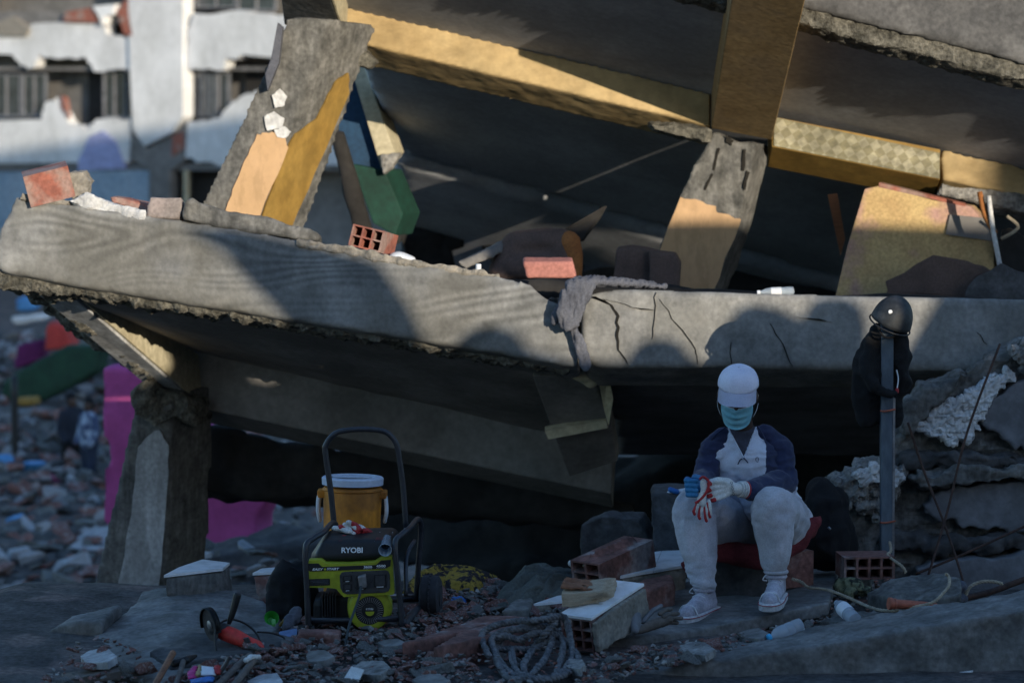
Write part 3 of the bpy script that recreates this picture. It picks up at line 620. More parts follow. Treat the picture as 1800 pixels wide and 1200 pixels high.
fpatch('white_wall', [(-420, 215), (72, 210), (78, 184), (98, 172), (108, 196), (120, 216), (150, 228), (168, 210), (230, 208), (226, 285), (-420, 292)], facade_w, .35)
fpatch('white_wall', [(330, 214), (385, 210), (408, 178), (450, 160), (800, 150), (800, 292), (385, 292), (322, 278)], facade_w, .35)
fpatch('lilac_wall', [(140, 282), (160, 240), (182, 230), (204, 248), (222, 296), (140, 300)], facade_p, .1, .06)
fpatch('blue_wall', frect(135, 300, 264, 520), facade_b, .35, .02); fpatch('pale_wall', frect(-420, 302, 130, 520), facade_b, .35, 0)
fpatch('grey_pier', [(230, 232), (258, 262), (310, 236), (330, 212), (325, 282), (300, 300), (300, 520), (262, 520), (262, 296), (232, 280)], facade_g, .3, .02)
fpatch('brick_scar', [(306, 238), (322, 232), (325, 262), (304, 276)], brick, .1, .06); fpatch('brick_scar', [(110, 168), (118, 172), (124, 208), (112, 190)], brick, .1, .06); fpatch('brick_scar', [(120, 22), (175, 12), (182, 40), (115, 38)], brick, .2, .1); fpatch('brick_scar', [(210, 20), (226, 0), (238, 64), (222, 60)], brick, .2, .1); fpatch('brick_scar', [(0, 40), (25, 30), (55, 50), (50, 64), (0, 64)], mortar, .3, .1)
fpatch('basin', [(172, 12), (212, 8), (206, 26), (192, 30), (188, 44), (182, 28)], tile, .4, .2)
for (x0, y0, x1, y1, n_) in ((-30, 130, 22, 206, 2), (24, 130, 66, 206, 2), (166, 126, 226, 208, 3), (332, 128, 388, 206, 3), (-90, -40, -20, 14, 2), (330, -40, 400, 14, 2), (402, -40, 470, 20, 2)):
    f = fpatch('window', frect(x0, y0, x1, y1), glass_d, .06, -.35)
    for (a, b_, c, d) in ((x0, y0, x1, y0 + 3), (x0, y1 - 4, x1, y1), (x0, y0 + 3, x0 + 3, y1 - 4), (x1 - 3, y0 + 3, x1, y1 - 4)): fpatch('window_frame', frect(a, b_, c, d), plaster_g, .1, -.3, f)
    for k in range(1, n_):
        xx = x0 + (x1 - x0) * k / n_; fpatch('window_frame', frect(xx - 1, y0 + 3, xx + 1, y1 - 4), plaster_g, .1, -.29, f)
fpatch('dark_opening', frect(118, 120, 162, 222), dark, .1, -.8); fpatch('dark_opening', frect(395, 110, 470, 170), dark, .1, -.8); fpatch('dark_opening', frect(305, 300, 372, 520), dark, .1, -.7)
for xx in (345, 356, 366): fpatch('window_bar', frect(xx, 132, xx + 3, 204), steel, .05, -.2)
fpatch('door_post', frect(318, 300, 324, 520), paint_cream, .1, -.1)
# ================================================================== THE PERSON
def head_M(c, rx, rz): return Matrix.Translation(c) @ Euler((R(rx), 0, R(rz)), 'ZYX').to_matrix().to_4x4()
def xf(M, *p): return M @ Vector(p)
def hand(name, wrist, palm, tips, thumb, m, parent, r=.0098, pr=.021):
    """wrist, palm centre, four (knuckle, mid, tip) fingers, thumb chain"""
    ch = [[(wrist, .026), (palm, pr)]]
    for (k, md, t) in tips:
        ch.append([(palm, pr * .8), (k, r * 1.25)]); ch.append([(k, r * 1.2), (md, r * 1.05), (t, r * .85)])
    ch.append([(wrist.lerp(palm, .55), .017), (thumb[0], r * 1.35), (thumb[1], r * 1.1), (thumb[2], r * .9)])
    return solid(name, ch, m, parent, .0042, 3)
def seated_person():
    T = empty('person', P(1300, 1070, -.3), 'person in white cap, blue face mask and navy sleeves sitting on a red cushion', 'person')
    hd = P(1297, 692, -.13); Mh = head_M(hd, 18, -8)
    neck = P(1306, 752, -.0); shL, shR = P(1252, 794, .02), P(1368, 792, .07)
    elL, elR = P(1240, 842, .0), P(1378, 846, .02); wrL, wrR = P(1228, 852, -.2), P(1318, 862, -.25)
    chest, belly, pelv = P(1308, 805, .05), P(1328, 858, .1), P(1340, 915, .2)
    hipL, hipR = P(1300, 925, .14), P(1382, 925, .2)
    knL, knR = P(1218, 893, -.2), P(1360, 893, -.3); anL, anR = P(1238, 1035, -.3), P(1364, 1012, -.32)
    # body, one surface from head to ankles under the clothes
    face = [[(xf(Mh, 0, 0, .01), (.078, .094, .1))], [(xf(Mh, 0, -.03, -.05), (.06, .06, .06))], [(xf(Mh, 0, -.055, -.085), .036)], [(xf(Mh, 0, -.092, -.012), .012), (xf(Mh, 0, -.1, -.03), .012)],
            [(xf(Mh, .08, .005, -.012), (.012, .02, .03))], [(xf(Mh, -.08, .005, -.012), (.012, .02, .03))], [(xf(Mh, -.03, -.08, .002), .013), (xf(Mh, .03, -.08, .002), .013)]]
    trunk = [[(xf(Mh, 0, .03, -.07), .052), (neck + V3(0, .02, 0), .05), (chest + V3(0, .04, 0), .075), (belly + V3(0, .03, 0), .1), (pelv, .12)], [(shL, .05), (shR, .05)], [(shL, .045), (elL, .037), (wrL, .026)], [(shR, .045), (elR, .037), (wrR, .026)],
             [(hipL, .08), (knL, .055), (anL, .035)], [(hipR, .08), (knR, .055), (anR, .035)]]
    solid('body', face + trunk, skin, T, .008, 3)
    for s in (-1, 1):
        e = xf(Mh, s * .031, -.082, -.014); o = solid('eye', [[(e, .0095)]], skin, T, .004, 1)
        solid('pupil', [[(xf(Mh, s * .031 - .002, -.0905, -.017), .005)]], black_plastic, o, .002, 1)
    # sweater body
    lt, rt = Vector((-.06, 0, 0)), Vector((.06, 0, 0))
    sw = [[(chest + lt * .9, .095), (belly + lt, .12), (pelv + lt, .125)], [(chest + rt * .9, .098), (belly + rt, .125), (pelv + rt * 1.1, .13)], [(chest, .115), (belly, .135), (pelv, .145)], [(neck + V3(0, .03, -.03), .065), (chest, .11)],
          [(belly + V3(.0, -.04, 0), .11), (P(1340, 880, -.02), .1)], [(shL + V3(.03, 0, -.01), .055), (shR - V3(.03, 0, .01), .06)]]
    sb = solid('sweater_body', sw, grey_knit, T, .006, 6)
    displace(sb, .009, (7, 7, 15), 3, True)
    # raglan seams and the dark shirt in the open placket
    sb.data.materials.append(mat('dark_shirt', (.05, .052, .075), None, 8, .95, .2, 150)); sb.data.materials.append(navy)
    itp = lambda y, a: float(np.interp(y, [p[1] for p in a], [p[0] for p in a]))
    LS, RS = [(1282, 740), (1276, 750), (1247, 780), (1261, 837)], [(1326, 738), (1331, 748), (1347, 780), (1346, 837)]
    for f in sb.data.polygons:
        x, y = project(f.center)
        if y < 836 and (x < itp(y, LS) or x > itp(y, RS)): f.material_index = 2
        elif y < 804 and f.center.y < chest.y and itp(y, [(1276, 740), (1280, 750), (1307, 804)]) < x < itp(y, [(1334, 740), (1328, 750), (1307, 804)]): f.material_index = 1
    for q, m_ in (([(1280, 752), (1290, 772), (1300, 791), (1308, 806)], grey_knit), ([(1329, 750), (1322, 770), (1315, 788), (1307, 806)], grey_knit)):
        tube('placket_edge', [onto(sb, x, y, .003) for x, y in q], .0035, m_, T, 6)
    for q in (LS[1:], RS[1:]):
        tube('raglan_seam', [onto(sb, x, y, .0) for x, y in q], .004, navy, T, 6)
    tube('zip_pull', [onto(sb, x, y, .006) for x, y in ((1307, 804), (1311, 808), (1315, 813))], .0028, navy, T, 5)
    tube('zip_pull', [onto(sb, x, y, .008) for x, y in ((1305, 806), (1301, 808), (1297, 816))], .0028, navy, T, 5)
    tube('chest_emblem', [onto(sb, 1331 + math.cos(a) * 2.6, 807 + math.sin(a) * 3.6, .002) for a in np.linspace(2.0, 7.4, 12)], .0013, navy, T, 5, 2)
    tube('chest_emblem', [onto(sb, 1330, 811.5, .002), onto(sb, 1333, 811.5, .002)], .0013, navy, T, 4, 1)
    # raglan sleeves
    for nm, ch in (('L', [[(P(1270, 768, .04), .044), (shL, .062), (elL, .056), (wrL, .043)]]),
                   ('R', [[(P(1344, 764, .06), .046), (shR, .068), (elR, .062), (wrR, .042)]])):
        o = solid('sleeve', ch, navy, T, .007, 4); displace(o, .0055, (10, 10, 26), 3, True)
    # trousers
    tr = [[(pelv + V3(0, .02, -.02), .15), (hipL + V3(0, 0, -.01), .13), (knL, .094), (knL.lerp(anL, .35), .086), (knL.lerp(anL, .75), .064), (anL + V3(0, 0, .03), .05)], [(pelv + V3(.05, .02, -.02), .15), (hipR, .125), (knR, .097), (knR.lerp(anR, .35), .088), (knR.lerp(anR, .75), .064), (anR + V3(0, 0, .03), .05)],
          [(hipL, .11), (hipR, .12)], [(knR + V3(0, .02, -.03), .088), (knR + V3(0, .0, .0), .088)]]
    o = solid('trousers', tr, jogger, T, .008, 5); displace(o, .006, (5, 5, 6), 3); displace(o, .0075, (11, 11, 6), 2, True, seed=2); az_ = anL.z
    displace(o, .007, (9, 9, 34), 2, True, fn=lambda c: np.clip((az_ + .17 - c[:, 2]) / .1, 0, 1)); displace(o, .006, (14, 10, 22), 2, True, fn=lambda c: np.exp(-((c[:, 2] - knR.z + .03) / .07) ** 2))
    tube('trouser_cuff', [anL + V3(math.cos(a) * .046, math.sin(a) * .046, .02) for a in np.linspace(0, 6.28, 13)[:-1]], .009, jogger, T, 6, 3, True)
    tube('trouser_cuff', [anR + V3(math.cos(a) * .046, math.sin(a) * .046, .02) for a in np.linspace(0, 6.28, 13)[:-1]], .009, jogger, T, 6, 3, True)
    # shoes
    for an, yaw in ((anL, -28), (anR, -14)):
        M = Matrix.Translation(Vector((an.x, an.y, 0))) @ Euler((0, 0, R(yaw))).to_matrix().to_4x4(); z0 = an.z - .115
        q = lambda x, y, z: M @ Vector((x * 1.12, y * 1.12, z0 + z))
        sh = solid('shoe', [[(q(0, .05, .05), .037), (q(0, -.03, .05), .04), (q(0, -.13, .04), .039), (q(0, -.17, .035), .033)], [(q(0, .045, .05), .038), (q(0, .02, .1), .04)], [(q(0, .0, .085), .035), (q(0, -.1, .055), .032)]], shoe_m, T, .006, 4)
        ol = [(-.036, .08), (0, .095), (.036, .08), (.04, 0), (.047, -.1), (.04, -.17), (.018, -.205), (-.018, -.205), (-.04, -.17), (-.047, -.1), (-.04, 0)]
        prism('sole', [q(x, y, -.003) for x, y in ol], Vector((0, 0, .034)), sole_m, sh, .006)
        stripe = mat('red_line', (.35, .03, .05), None, 8, .7, 0, 40) if 'red_line' not in MATS else MATS['red_line']
        tube('sole_stripe', [q(x * 1.02, y * 1.01, .024) for x, y in ol], .0018, stripe, sh, 5, 3, True)
        for k in range(5):
            y = -.03 - k * .022; z = .112 - k * .0125
            tube('lace', [q(-.026, y, z - .012), q(0, y - .006, z), q(.026, y, z - .012)], .0035, sole_m, sh, 5, 4)
        tube('lace', [q(0, -.02, .115), q(-.03, -.03, .125), q(-.045, -.04, .105), q(-.03, -.035, .1)], .0028, sole_m, sh, 5, 4)
        tube('toe_cap', [q(-.04, -.15, .03), q(-.026, -.15, .062), q(0, -.15, .072), q(.026, -.15, .062), q(.04, -.15, .03)], .004, sole_m, sh, 6, 4)
        tube('sock', [an + V3(math.cos(a) * .038, math.sin(a) * .038, .0) for a in np.linspace(0, 6.28, 11)[:-1]], .012, shoe_m, T, 6, 3, True)
    # cap
    Mc = Mh @ Matrix.Translation((0, .004, .048)) @ Euler((R(6), 0, 0)).to_matrix().to_4x4()
    bm = bmesh.new(); bmesh.ops.create_uvsphere(bm, u_segments=36, v_segments=20, radius=1)
    bmesh.ops.delete(bm, geom=[v for v in bm.verts if v.co.z < -.02], context='VERTS')
    for v in bm.verts: v.co = Mc @ Vector((v.co.x * .087, v.co.y * .1, v.co.z * .08 if v.co.z > 0 else v.co.z * .09))
    geom = bmesh.ops.solidify(bm, geom=list(bm.faces), thickness=-.003)
    capo = from_bm('cap', bm, cap_m, T, True); displace(capo, .0025, 22, 2)
    bm = bmesh.new(); g = []
    for j in range(9):
        row = []
        for i in range(21):
            a = -1.25 + 2.5 * i / 20; t = j / 8
            x = math.sin(a) * .0865; y = -math.cos(a) * .0985 - t * .08 * math.cos(a * .8) ** .8; z = .006 - .022 * t - .30 * (x ** 2) / .088 * (.4 + .8 * t) 
            row.append(bm.verts.new(Mc @ Vector((x * (1 + .02 * t), y, z))))
        g.append(row)
    for j in range(8):
        for i in range(20): bm.faces.new((g[j][i], g[j][i + 1], g[j + 1][i + 1], g[j + 1][i]))
    bmesh.ops.solidify(bm, geom=list(bm.faces), thickness=.004)
    from_bm('cap_brim', bm, cap_m, capo, True)
    solid('cap_button', [[(Mc @ Vector((0, 0, .0805)), .007)]], cap_m, capo, .003, 1)
    for a in np.linspace(0, math.pi, 4)[:-1]:
        pts = [Mc @ Vector((math.cos(a) * math.cos(t) * .0878, math.sin(a) * math.cos(t) * .1008, max(0, math.sin(t)) * .0808)) for t in np.linspace(0.02, 3.12, 15)]
        tube('cap_seam', pts, .0012, cap_m, capo, 4, 2)
    # mask with pleats
    bm = bmesh.new(); g = []
    for j in range(17):
        row = []; v = j / 16; z = -.034 - .088 * v
        for i in range(25):
            a = -1.22 + 2.44 * i / 24; b = 1 - .30 * max(0, v - .45) ** 1.0
            fw = .112 + .02 * math.exp(-((a) / .35) ** 2) * math.exp(-((v - .25) / .22) ** 2) - .02 * max(0, v - .7)
            pl = .006 * math.sin(v * 20) * math.exp(-(a / .9) ** 2)
            x = math.sin(a) * .074 * b; y = -math.cos(a) * (fw + pl) + .012
            row.append(bm.verts.new(Mh @ Vector((x, y, z - .012 * math.cos(a) * (v - .5)))))
        g.append(row)
    for j in range(16):
        for i in range(24): bm.faces.new((g[j][i], g[j][i + 1], g[j + 1][i + 1], g[j + 1][i]))
    bmesh.ops.solidify(bm, geom=list(bm.faces), thickness=.0015)
    mo = from_bm('face_mask', bm, mask_m, T, True)
    tube('mask_top_band', [Mh @ Vector((math.sin(a) * .0745, -math.cos(a) * (.1075 + .016 * math.exp(-(a / .35) ** 2) * .3) + .012, -.034 + .006 * math.cos(a))) for a in np.linspace(-1.2, 1.2, 13)], .0024, white_p, mo, 5, 2)
    for s in (-1, 1):
        for z0, z1 in ((-.026, -.005), (-.095, -.045)):
            tube('ear_loop', [Mh @ Vector((s * .07, -.025, z0)), Mh @ Vector((s * .084, -.008, (z0 + z1) / 2)), Mh @ Vector((s * .09, .012, z1))], .0014, white_p, mo, 4, 4)
    # hands: blue glove (image left, a loose fist) and a white knitted glove with red finger tips
    Yh = -.31
    bh = P(1220, 853, Yh); 
    tips = []
    for k in range(4):
        y = 842 + k * 8.5
        tips.append((P(1208 + k, y, Yh - .018), P(1206 + k, y + 2, Yh - .06), P(1225, y + 3, Yh - .07)))
    hand('blue_glove', wrL, P(1221, 853, Yh + .03), tips, (P(1222, 838, Yh - .02), P(1232, 840, Yh - .05), P(1237, 848, Yh - .06)), glove_b, T, .011, .03)
    tips = []; ends = []
    for k, (x1, y1, x2, y2, x3, y3) in enumerate(((1272, 846, 1256, 846, 1243, 852), (1270, 854, 1254, 857, 1243, 863), (1271, 862, 1256, 867, 1245, 872), (1274, 870, 1262, 876, 1252, 879))):
        tips.append((P(x1, y1, Yh - .02), P(x2, y2, Yh - .045), P(x3, y3, Yh - .05))); ends.append(tips[-1])
    wg = hand('white_glove', P(1308, 860, -.27), P(1285, 859, Yh + .005), tips, (P(1280, 845, Yh + .01), P(1262, 842, Yh - .02), P(1246, 846, Yh - .035)), glove_w, T, .0105, .03)
    for a, b, c in ends: solid('red_fingertip', [[(b.lerp(c, .55) + V3(0, -.001, 0), .0108), (c, .0102)]], glove_r, wg, .003, 2)
    cw = P(1304, 860, -.275); ax = (wrR - P(1285, 859, Yh)).normalized(); x_ = ax.orthogonal().normalized(); y_ = ax.cross(x_)
    for t, m_ in ((-.012, glove_w), (0, glove_w), (.012, glove_w), (.02, glove_r)):
        tube('glove_cuff', [cw + ax * t + (x_ * math.cos(a) + y_ * math.sin(a)) * (.031 + t * .1) for a in np.linspace(0, 6.28, 13)[:-1]], .006, m_, wg, 6, 3, True)
    for k in range(5):
        c0 = P(1286 + k * .9, 848 + k * 5, Yh - .033); tube('glove_print', [c0 + V3(math.cos(a) * .0042, 0, math.sin(a) * .005) for a in np.linspace(0, 6.28, 9)[:-1]], .0011, black_plastic, wg, 4, 2, True)
    return T
seated_person()
def dangling_glove():
    T = empty('work_glove', P(1235, 880, -.38), 'limp red and white work glove dangling from the seated person’s hands'.replace('’', "'"), 'glove')
    Y = -.385
    solid('palm', [[(P(1236, 845, Y), .013), (P(1238, 862, Y), .016), (P(1232, 880, Y), .02), (P(1236, 886, Y), .018)]], glove_w, T, .004, 2, .003, 40)
    for a, b in (((1228, 882), (1222, 900)), ((1234, 886), (1231, 908)), ((1241, 884), (1243, 912)), ((1246, 880), (1249, 905))):
        f = solid('finger', [[(P(*a, Y), .0085), (P((a[0] + b[0]) / 2 + 1, (a[1] + b[1]) / 2, Y - .008), .0085), (P(*b, Y - .004), .0075)]], glove_w, T, .0035, 2)
        solid('red_palm_side', [[(P(a[0] - 3, a[1] + 4, Y - .004), .0065), (P(b[0] - 3, b[1] - 2, Y - .01), .0068), (P(b[0] - 1, b[1] + 3, Y - .006), .0075)]], glove_r, f, .003, 2)
    tube('red_cuff', [P(1230, 842, Y - .012), P(1236, 838, Y - .014), P(1246, 846, Y - .012), P(1243, 862, Y - .014), P(1233, 876, Y - .014), P(1222, 884, Y - .012)], .006, glove_r, T, 6)
dangling_glove()
# ================================================================== THINGS ROUND THE PERSON
def hbrick(name, c, s, yaw, pitch, m, label, nx=3, nz=3, roll=0, web=.16, group=None, cat='brick'):
    """hollow clay brick: one ceramic grid, holes run along its length (local y); c = centre of its base"""
    bm = bmesh.new(); w_, d_, h_ = s
    def lines(n, L):
        t = L * web / (n + 1) * 1.35; hole = (L - (n + 1) * t) / n; q = [0]
        for i in range(n): q += [q[-1] + t, q[-1] + t + hole]
        q.append(q[-1] + t); return [v - L / 2 for v in q]
    X, Z = lines(nx, w_), [z + h_ / 2 for z in lines(nz, h_)]; nX, nZ = len(X) - 1, len(Z) - 1
    sol = lambda i, k: 0 <= i < nX and 0 <= k < nZ and (i % 2 == 0 or k % 2 == 0)
    vt = {}
    def v(i, k, e):
        if (i, k, e) not in vt: vt[(i, k, e)] = bm.verts.new((X[i], (-.5 if e == 0 else .5) * d_, Z[k]))
        return vt[(i, k, e)]
    for i in range(nX):
        for k in range(nZ):
            if not sol(i, k): continue
            bm.faces.new((v(i, k, 0), v(i + 1, k, 0), v(i + 1, k + 1, 0), v(i, k + 1, 0))); bm.faces.new((v(i, k, 1), v(i, k + 1, 1), v(i + 1, k + 1, 1), v(i + 1, k, 1)))
            for di, dk, e in ((-1, 0, ((i, k), (i, k + 1))), (1, 0, ((i + 1, k + 1), (i + 1, k))), (0, -1, ((i + 1, k), (i, k))), (0, 1, ((i, k + 1), (i + 1, k + 1)))):
                if not sol(i + di, k + dk): bm.faces.new((v(*e[0], 0), v(*e[1], 0), v(*e[1], 1), v(*e[0], 1)))
    bmesh.ops.transform(bm, matrix=MX(c, (R(pitch), R(roll), R(yaw))), verts=bm.verts)
    o = from_bm(name, bm, m); tag(o, label, cat, group); return o
def rblock(name, top, h, m, label, cat='block', voxel=.014, amp=.006, freq=12, group=None, down=None, parent=None):
    o = rough(name, top, down if down is not None else V3(0, 0, -h), m, parent, voxel, amp, freq)
    if label: tag(o, label, cat, group)
    return o
def tiled(name, top_px, z, h, m, label, tilem=tile, cat='block', inset=.0, down=None, joint=None):
    T = empty(name, PZ(*top_px[0], 0), label, cat)
    top = [PZ(x, y, zz) for (x, y), zz in zip(top_px, z if hasattr(z, '__len__') else [z] * len(top_px))]
    rough('core', [p - V3(0, 0, .008) for p in top], down if down is not None else V3(0, 0, -h), m, T, .014, .006, 12)
    if joint is None: prism('tile', [p + V3(0, 0, .004) for p in top], V3(0, 0, -.011), tilem, T)
    else:
        (a, b), (c, d) = joint
        pa, pb = top[a].lerp(top[b], .5), top[c].lerp(top[d], .5); g = (top[b] - top[a]).normalized() * .0012
        prism('tile', [p + V3(0, 0, .004) for p in [top[a], pa - g, pb - g, top[d]]], V3(0, 0, -.011), tilem, T)
        prism('tile', [p + V3(0, 0, .004) for p in [pa + g, top[b], top[c], pb + g]], V3(0, 0, -.011), tilem, T)
    return T
# --- slabs underfoot
o = rough('fallen_slab', [PZ(1012, 1128, -.03), PZ(1200, 1022, .02), PZ(1300, 1004, .045), PZ(1474, 996, .05), PZ(1458, 1058, .055), PZ(1250, 1100, .0), PZ(1110, 1124, -.02)], V3(0, 0, -.065), concrete_f, None, .012, .005, 9)
tag(o, 'thin grey floor slab lying under the seated person’s shoes'.replace('’', "'"), 'slab')
fs = [(900, 1225, -1.35), (1010, 1200, -1.35), (1150, 1176, -1.35), (1300, 1153, -1.35), (1459, 1131, -1.35), (1612, 1101, -1.35), (1800, 1072, -1.35), (1990, 1040, -1.35)]
bk = [(1990, 1008, -.85), (1800, 1036, -.85), (1640, 1056, -.88), (1480, 1088, -.92), (1300, 1124, -.98), (1000, 1172, -1.02), (900, 1190, -1.05)]
o = rough('concrete_beam', [P(*p) for p in fs + bk], V3(.0, .0, -.6), concrete_f, None, .016, .012, 7, 5); tag(o, 'long dark concrete beam filling the bottom right corner of the picture', 'beam')
prism_pts = [P(x, y, -1.36) for x, y in ((1640, 1200), (1655, 1185), (1710, 1178), (1705, 1215), (1640, 1215))]
o = prism('tile_shard', prism_pts, V3(.02, .05, .0), tile, None, .003); tag(o, 'white tile shard at the foot of the dark concrete beam', 'tile')
o = rough('fallen_slab', [PZ(40, 1225, -.16), PZ(95, 1130, -.06), PZ(200, 1092, .0), PZ(235, 1060, .02), PZ(250, 1036, .04), PZ(300, 1030, .06), PZ(420, 1036, .05), PZ(500, 1075, .02), PZ(470, 1150, .0), PZ(300, 1205, -.02)], V3(0, 0, -.14), concrete_f, None, .016, .006, 8)
tag(o, 'large tilted grey slab in the left foreground below the white-faced column', 'slab')
o = rough('slab_fragment', [PZ(82, 1108, -.02), PZ(130, 1080, .03), PZ(205, 1062, .05), PZ(214, 1062, .055), PZ(180, 1092, .035), PZ(130, 1092, .03)], V3(0, 0, -.06), concrete_f, None, .012, .005, 10)
tag(o, 'cracked grey slab corner lifted along the edge of the large left slab', 'slab')
o = rough('rubber_mat', [PZ(262, 1146, .012), PZ(330, 1112, .03), PZ(430, 1108, .035), PZ(520, 1118, .03), PZ(490, 1140, .02), PZ(400, 1152, .015), PZ(300, 1168, .012)], V3(0, 0, -.04), concrete_d, None, .012, .008, 10)
tag(o, 'curled dark grey mat beneath the angle grinder', 'mat')
o = prism('metal_strip', [PZ(108, 1182, -.02), PZ(256, 1162, .02), PZ(258, 1172, .02), PZ(112, 1194, -.02)], V3(0, 0, -.03), wood_g, None, .003); tag(o, 'thin grey batten lying at the lower left beside the wooden handles', 'batten')
for k, (cx, cy, w_, lab) in enumerate(((560, 1152, 34, 'flat grey shard in front of the dusty red brick piece'), (655, 1172, 40, 'flat grey shard right of the torn white paper'), (690, 1128, 26, 'small flat shard between generator and red brick slabs'), (470, 1196, 44, 'wide flat shard at the bottom edge beside the board scrap'),
                                         (826, 1070, 30, 'flat shard lying below the yellow patterned cloth'), (1225, 1140, 44, 'flat shard in front of the thin slab, below the left shoe'), (1322, 1112, 30, 'flat shard left of the cyan-capped bottle'), (170, 1152, 46, 'thin flat shard on the large left slab'), (760, 1194, 36, 'flat shard below the red brick slabs at the bottom edge'), (1010, 1166, 30, 'flat shard between rope and hollow brick'))):
    rr = random.Random(40 + k); z0 = .035 if cy > 1100 else .03
    ring = [PZ(cx + w_ * math.cos(a) * rr.uniform(.6, 1.1), cy + w_ * .36 * math.sin(a) * rr.uniform(.6, 1.1), z0 + .012 * math.cos(a)) for a in np.linspace(0, 6.28, 7)[:-1]]
    o = prism('slab_shard', ring, V3(.004, 0, -.03), (concrete_f, broken_l, concrete_f, plaster_c)[k % 4], None, .003); tag(o, lab, 'shard')
# --- blocks with tile and bricks
tiled('tiled_block', [(288, 1012), (314, 998), (356, 984), (404, 990), (392, 1000)], .145, .13, concrete_w, 'grey concrete block with a white tile on top, left of the angle grinder', down=V3(.015, .02, -.13))
tiled('tiled_block', [(444, 1008), (460, 1000), (492, 997), (488, 1006)], .145, .17, brick_d, 'narrow block with a pale tile top beside the black bag', down=V3(.03, 0, -.17))
o = rblock('red_brick', [P(521, 1118, -1.0), P(527, 1111, -1.0), P(598, 1112, -1.0), P(597, 1146, -1.0), P(560, 1162, -1.0), P(522, 1166, -1.0)], 0, brick_d, 'dusty red brick piece standing in front of the generator', 'brick', .01, .003, 20, None, V3(.0, .1, 0))
for top, lab, h in (([(703, 1131), (759, 1122), (935, 1082), (850, 1082)], 'dusty red brick slab at the back of the pair left of the rope', .14), ([(757, 1139), (857, 1118), (942, 1090), (832, 1098)], 'dusty red brick slab in front, with the rope lying against it', .13)):
    rblock('brick_slab', [PZ(x, y, .07) for x, y in top], h, brick_d, lab, 'brick', .014, .004, 14)
BC = V3(P(1064, 1100, -.82).x, -.82, .012)
T = hbrick('hollow_brick', BC, (.15, .40, .14), -35, 12, brick_d, 'hollow brick with white tiled top carrying the torn book', 3, 3)
def on_brick():
    M = MX(BC, (R(12), 0, R(-35))); rt_ = (R(12), 0, R(-35))
    box('tile', M @ Vector((.004, 0, .148)), (.158, .41, .012), tile, T, .001, rt_)
    rough('mortar_side', [M @ Vector((.077, y, z)) for y, z in ((-.2, .0), (-.2, .13), (-.08, .138), (.2, .138), (.2, .01), (.05, -.005))], M.to_3x3() @ Vector((.022, 0, 0)), mortar, T, .008, .005, 16)
on_brick()
bk_ = empty('book', P(1030, 1060, -.75), 'torn yellowed book with its cover lifted, lying on white tile', 'book')
rough('pages', [P(986, 1044, -.93), P(1058, 1040, -.93), P(1078, 1036, -.84), P(1080, 1050, -.84), P(1058, 1063, -.93), P(988, 1068, -.93)], V3(.02, .13, .03), paper, bk_, .008, .003, 25)
rough('cover', [P(984, 1036, -.91), P(990, 1020, -.89), P(998, 1031, -.87), P(1040, 1026, -.83), P(1076, 1036, -.79), P(1054, 1040, -.91), P(1010, 1038, -.93)], V3(.01, .05, .012), wood, bk_, .007, .004, 20)
hbrick('hollow_brick', P(1082, 1022, .1), (.17, .38, .15), -42, 10, brick_d, 'hollow red brick at the back, its holes facing the rolled jacket', 2, 3)
rblock('brick_slab', [P(1022, 976, .05), P(1040, 966, .0), P(1108, 938, .15), P(1128, 950, .15), P(1062, 974, .0), P(1050, 982, .0)], .045, brick_d, 'broken red brick shell lying on top of the back hollow brick', 'brick', .01, .005, 16)
tiled('tiled_block', [(1090, 1014), (1132, 973), (1194, 965), (1206, 994)], [.11, .13, .14, .12], .12, mortar, 'block topped by two bright white tiles left of the person', joint=((0, 3), (2, 1)) if False else ((1, 2), (3, 0)))
rblock('red_brick', [PZ(1099, 1036, .09), PZ(1132, 1016, .11), PZ(1178, 1004, .12), PZ(1188, 1022, .11), PZ(1142, 1036, .09)], .13, brick_d, 'dusty red brick between the tiled block and the person’s shoe'.replace('’', "'"), 'brick', .012, .004, 16)
rblock('leaning_slab', [P(1022, 922, .7), P(1062, 906, .7), P(1122, 914, .7), P(1152, 962, .7), P(1156, 1020, .7), P(1022, 1020, .7)], 0, concrete_d, 'dark grey slab leaning in the shadow behind the back bricks', 'slab', .01, .012, 10, None, V3(.04, .1, .02))
rblock('concrete_block', [P(1143, 872, .55), P(1150, 866, .6), P(1232, 868, .6), P(1232, 1010, .5), P(1152, 1010, .5)], 0, concrete_d, 'upright grey block behind the person, with a slipper on top', 'block', .01, .007, 11, None, V3(.02, .25, .02))
sl = empty('slipper', P(1190, 866, .6), 'white and blue slipper lying on the upright grey block', 'slipper')
solid('sole', [[(P(1176, 868, .62), .016), (P(1212, 863, .64), .02)]], jug_w, sl, .006, 2); solid('strap', [[(P(1178, 860, .6), .013), (P(1190, 864, .6), .014)]], blue_p, sl, .006, 2)
rblock('concrete_block', [PZ(880, 1072, .06), PZ(905, 1052, .07), PZ(940, 1048, .07), PZ(930, 1068, .06)], .1, concrete_w, 'small grey block in front of the rolled jacket', 'block')
tiled('tiled_block', [(938, 1062), (980, 1048), (1010, 1044), (1000, 1056)], .05, .07, mortar, 'low chipped tile behind the torn book')
hbrick('hollow_brick', P(1372, 1028, .18), (.17, .24, .16), -60, 0, brick_d, 'hollow brick under the seat, holes facing the white shoe', 3, 3)
rblock('seat_block', [P(1246, 966, .02), P(1330, 972, .0), P(1352, 985, .0), P(1350, 1055, .0), P(1240, 1058, .02)], 0, concrete_d, 'dark block carrying the red cushion under the person', 'block', .014, .006, 12, None, V3(.03, .3, .02))
hbrick('hollow_brick', P(1520, 1012, .12), (.23, .18, .1), 6, 0, brick_d, 'cracked hollow brick lying in front of the steel post', 4, 2)
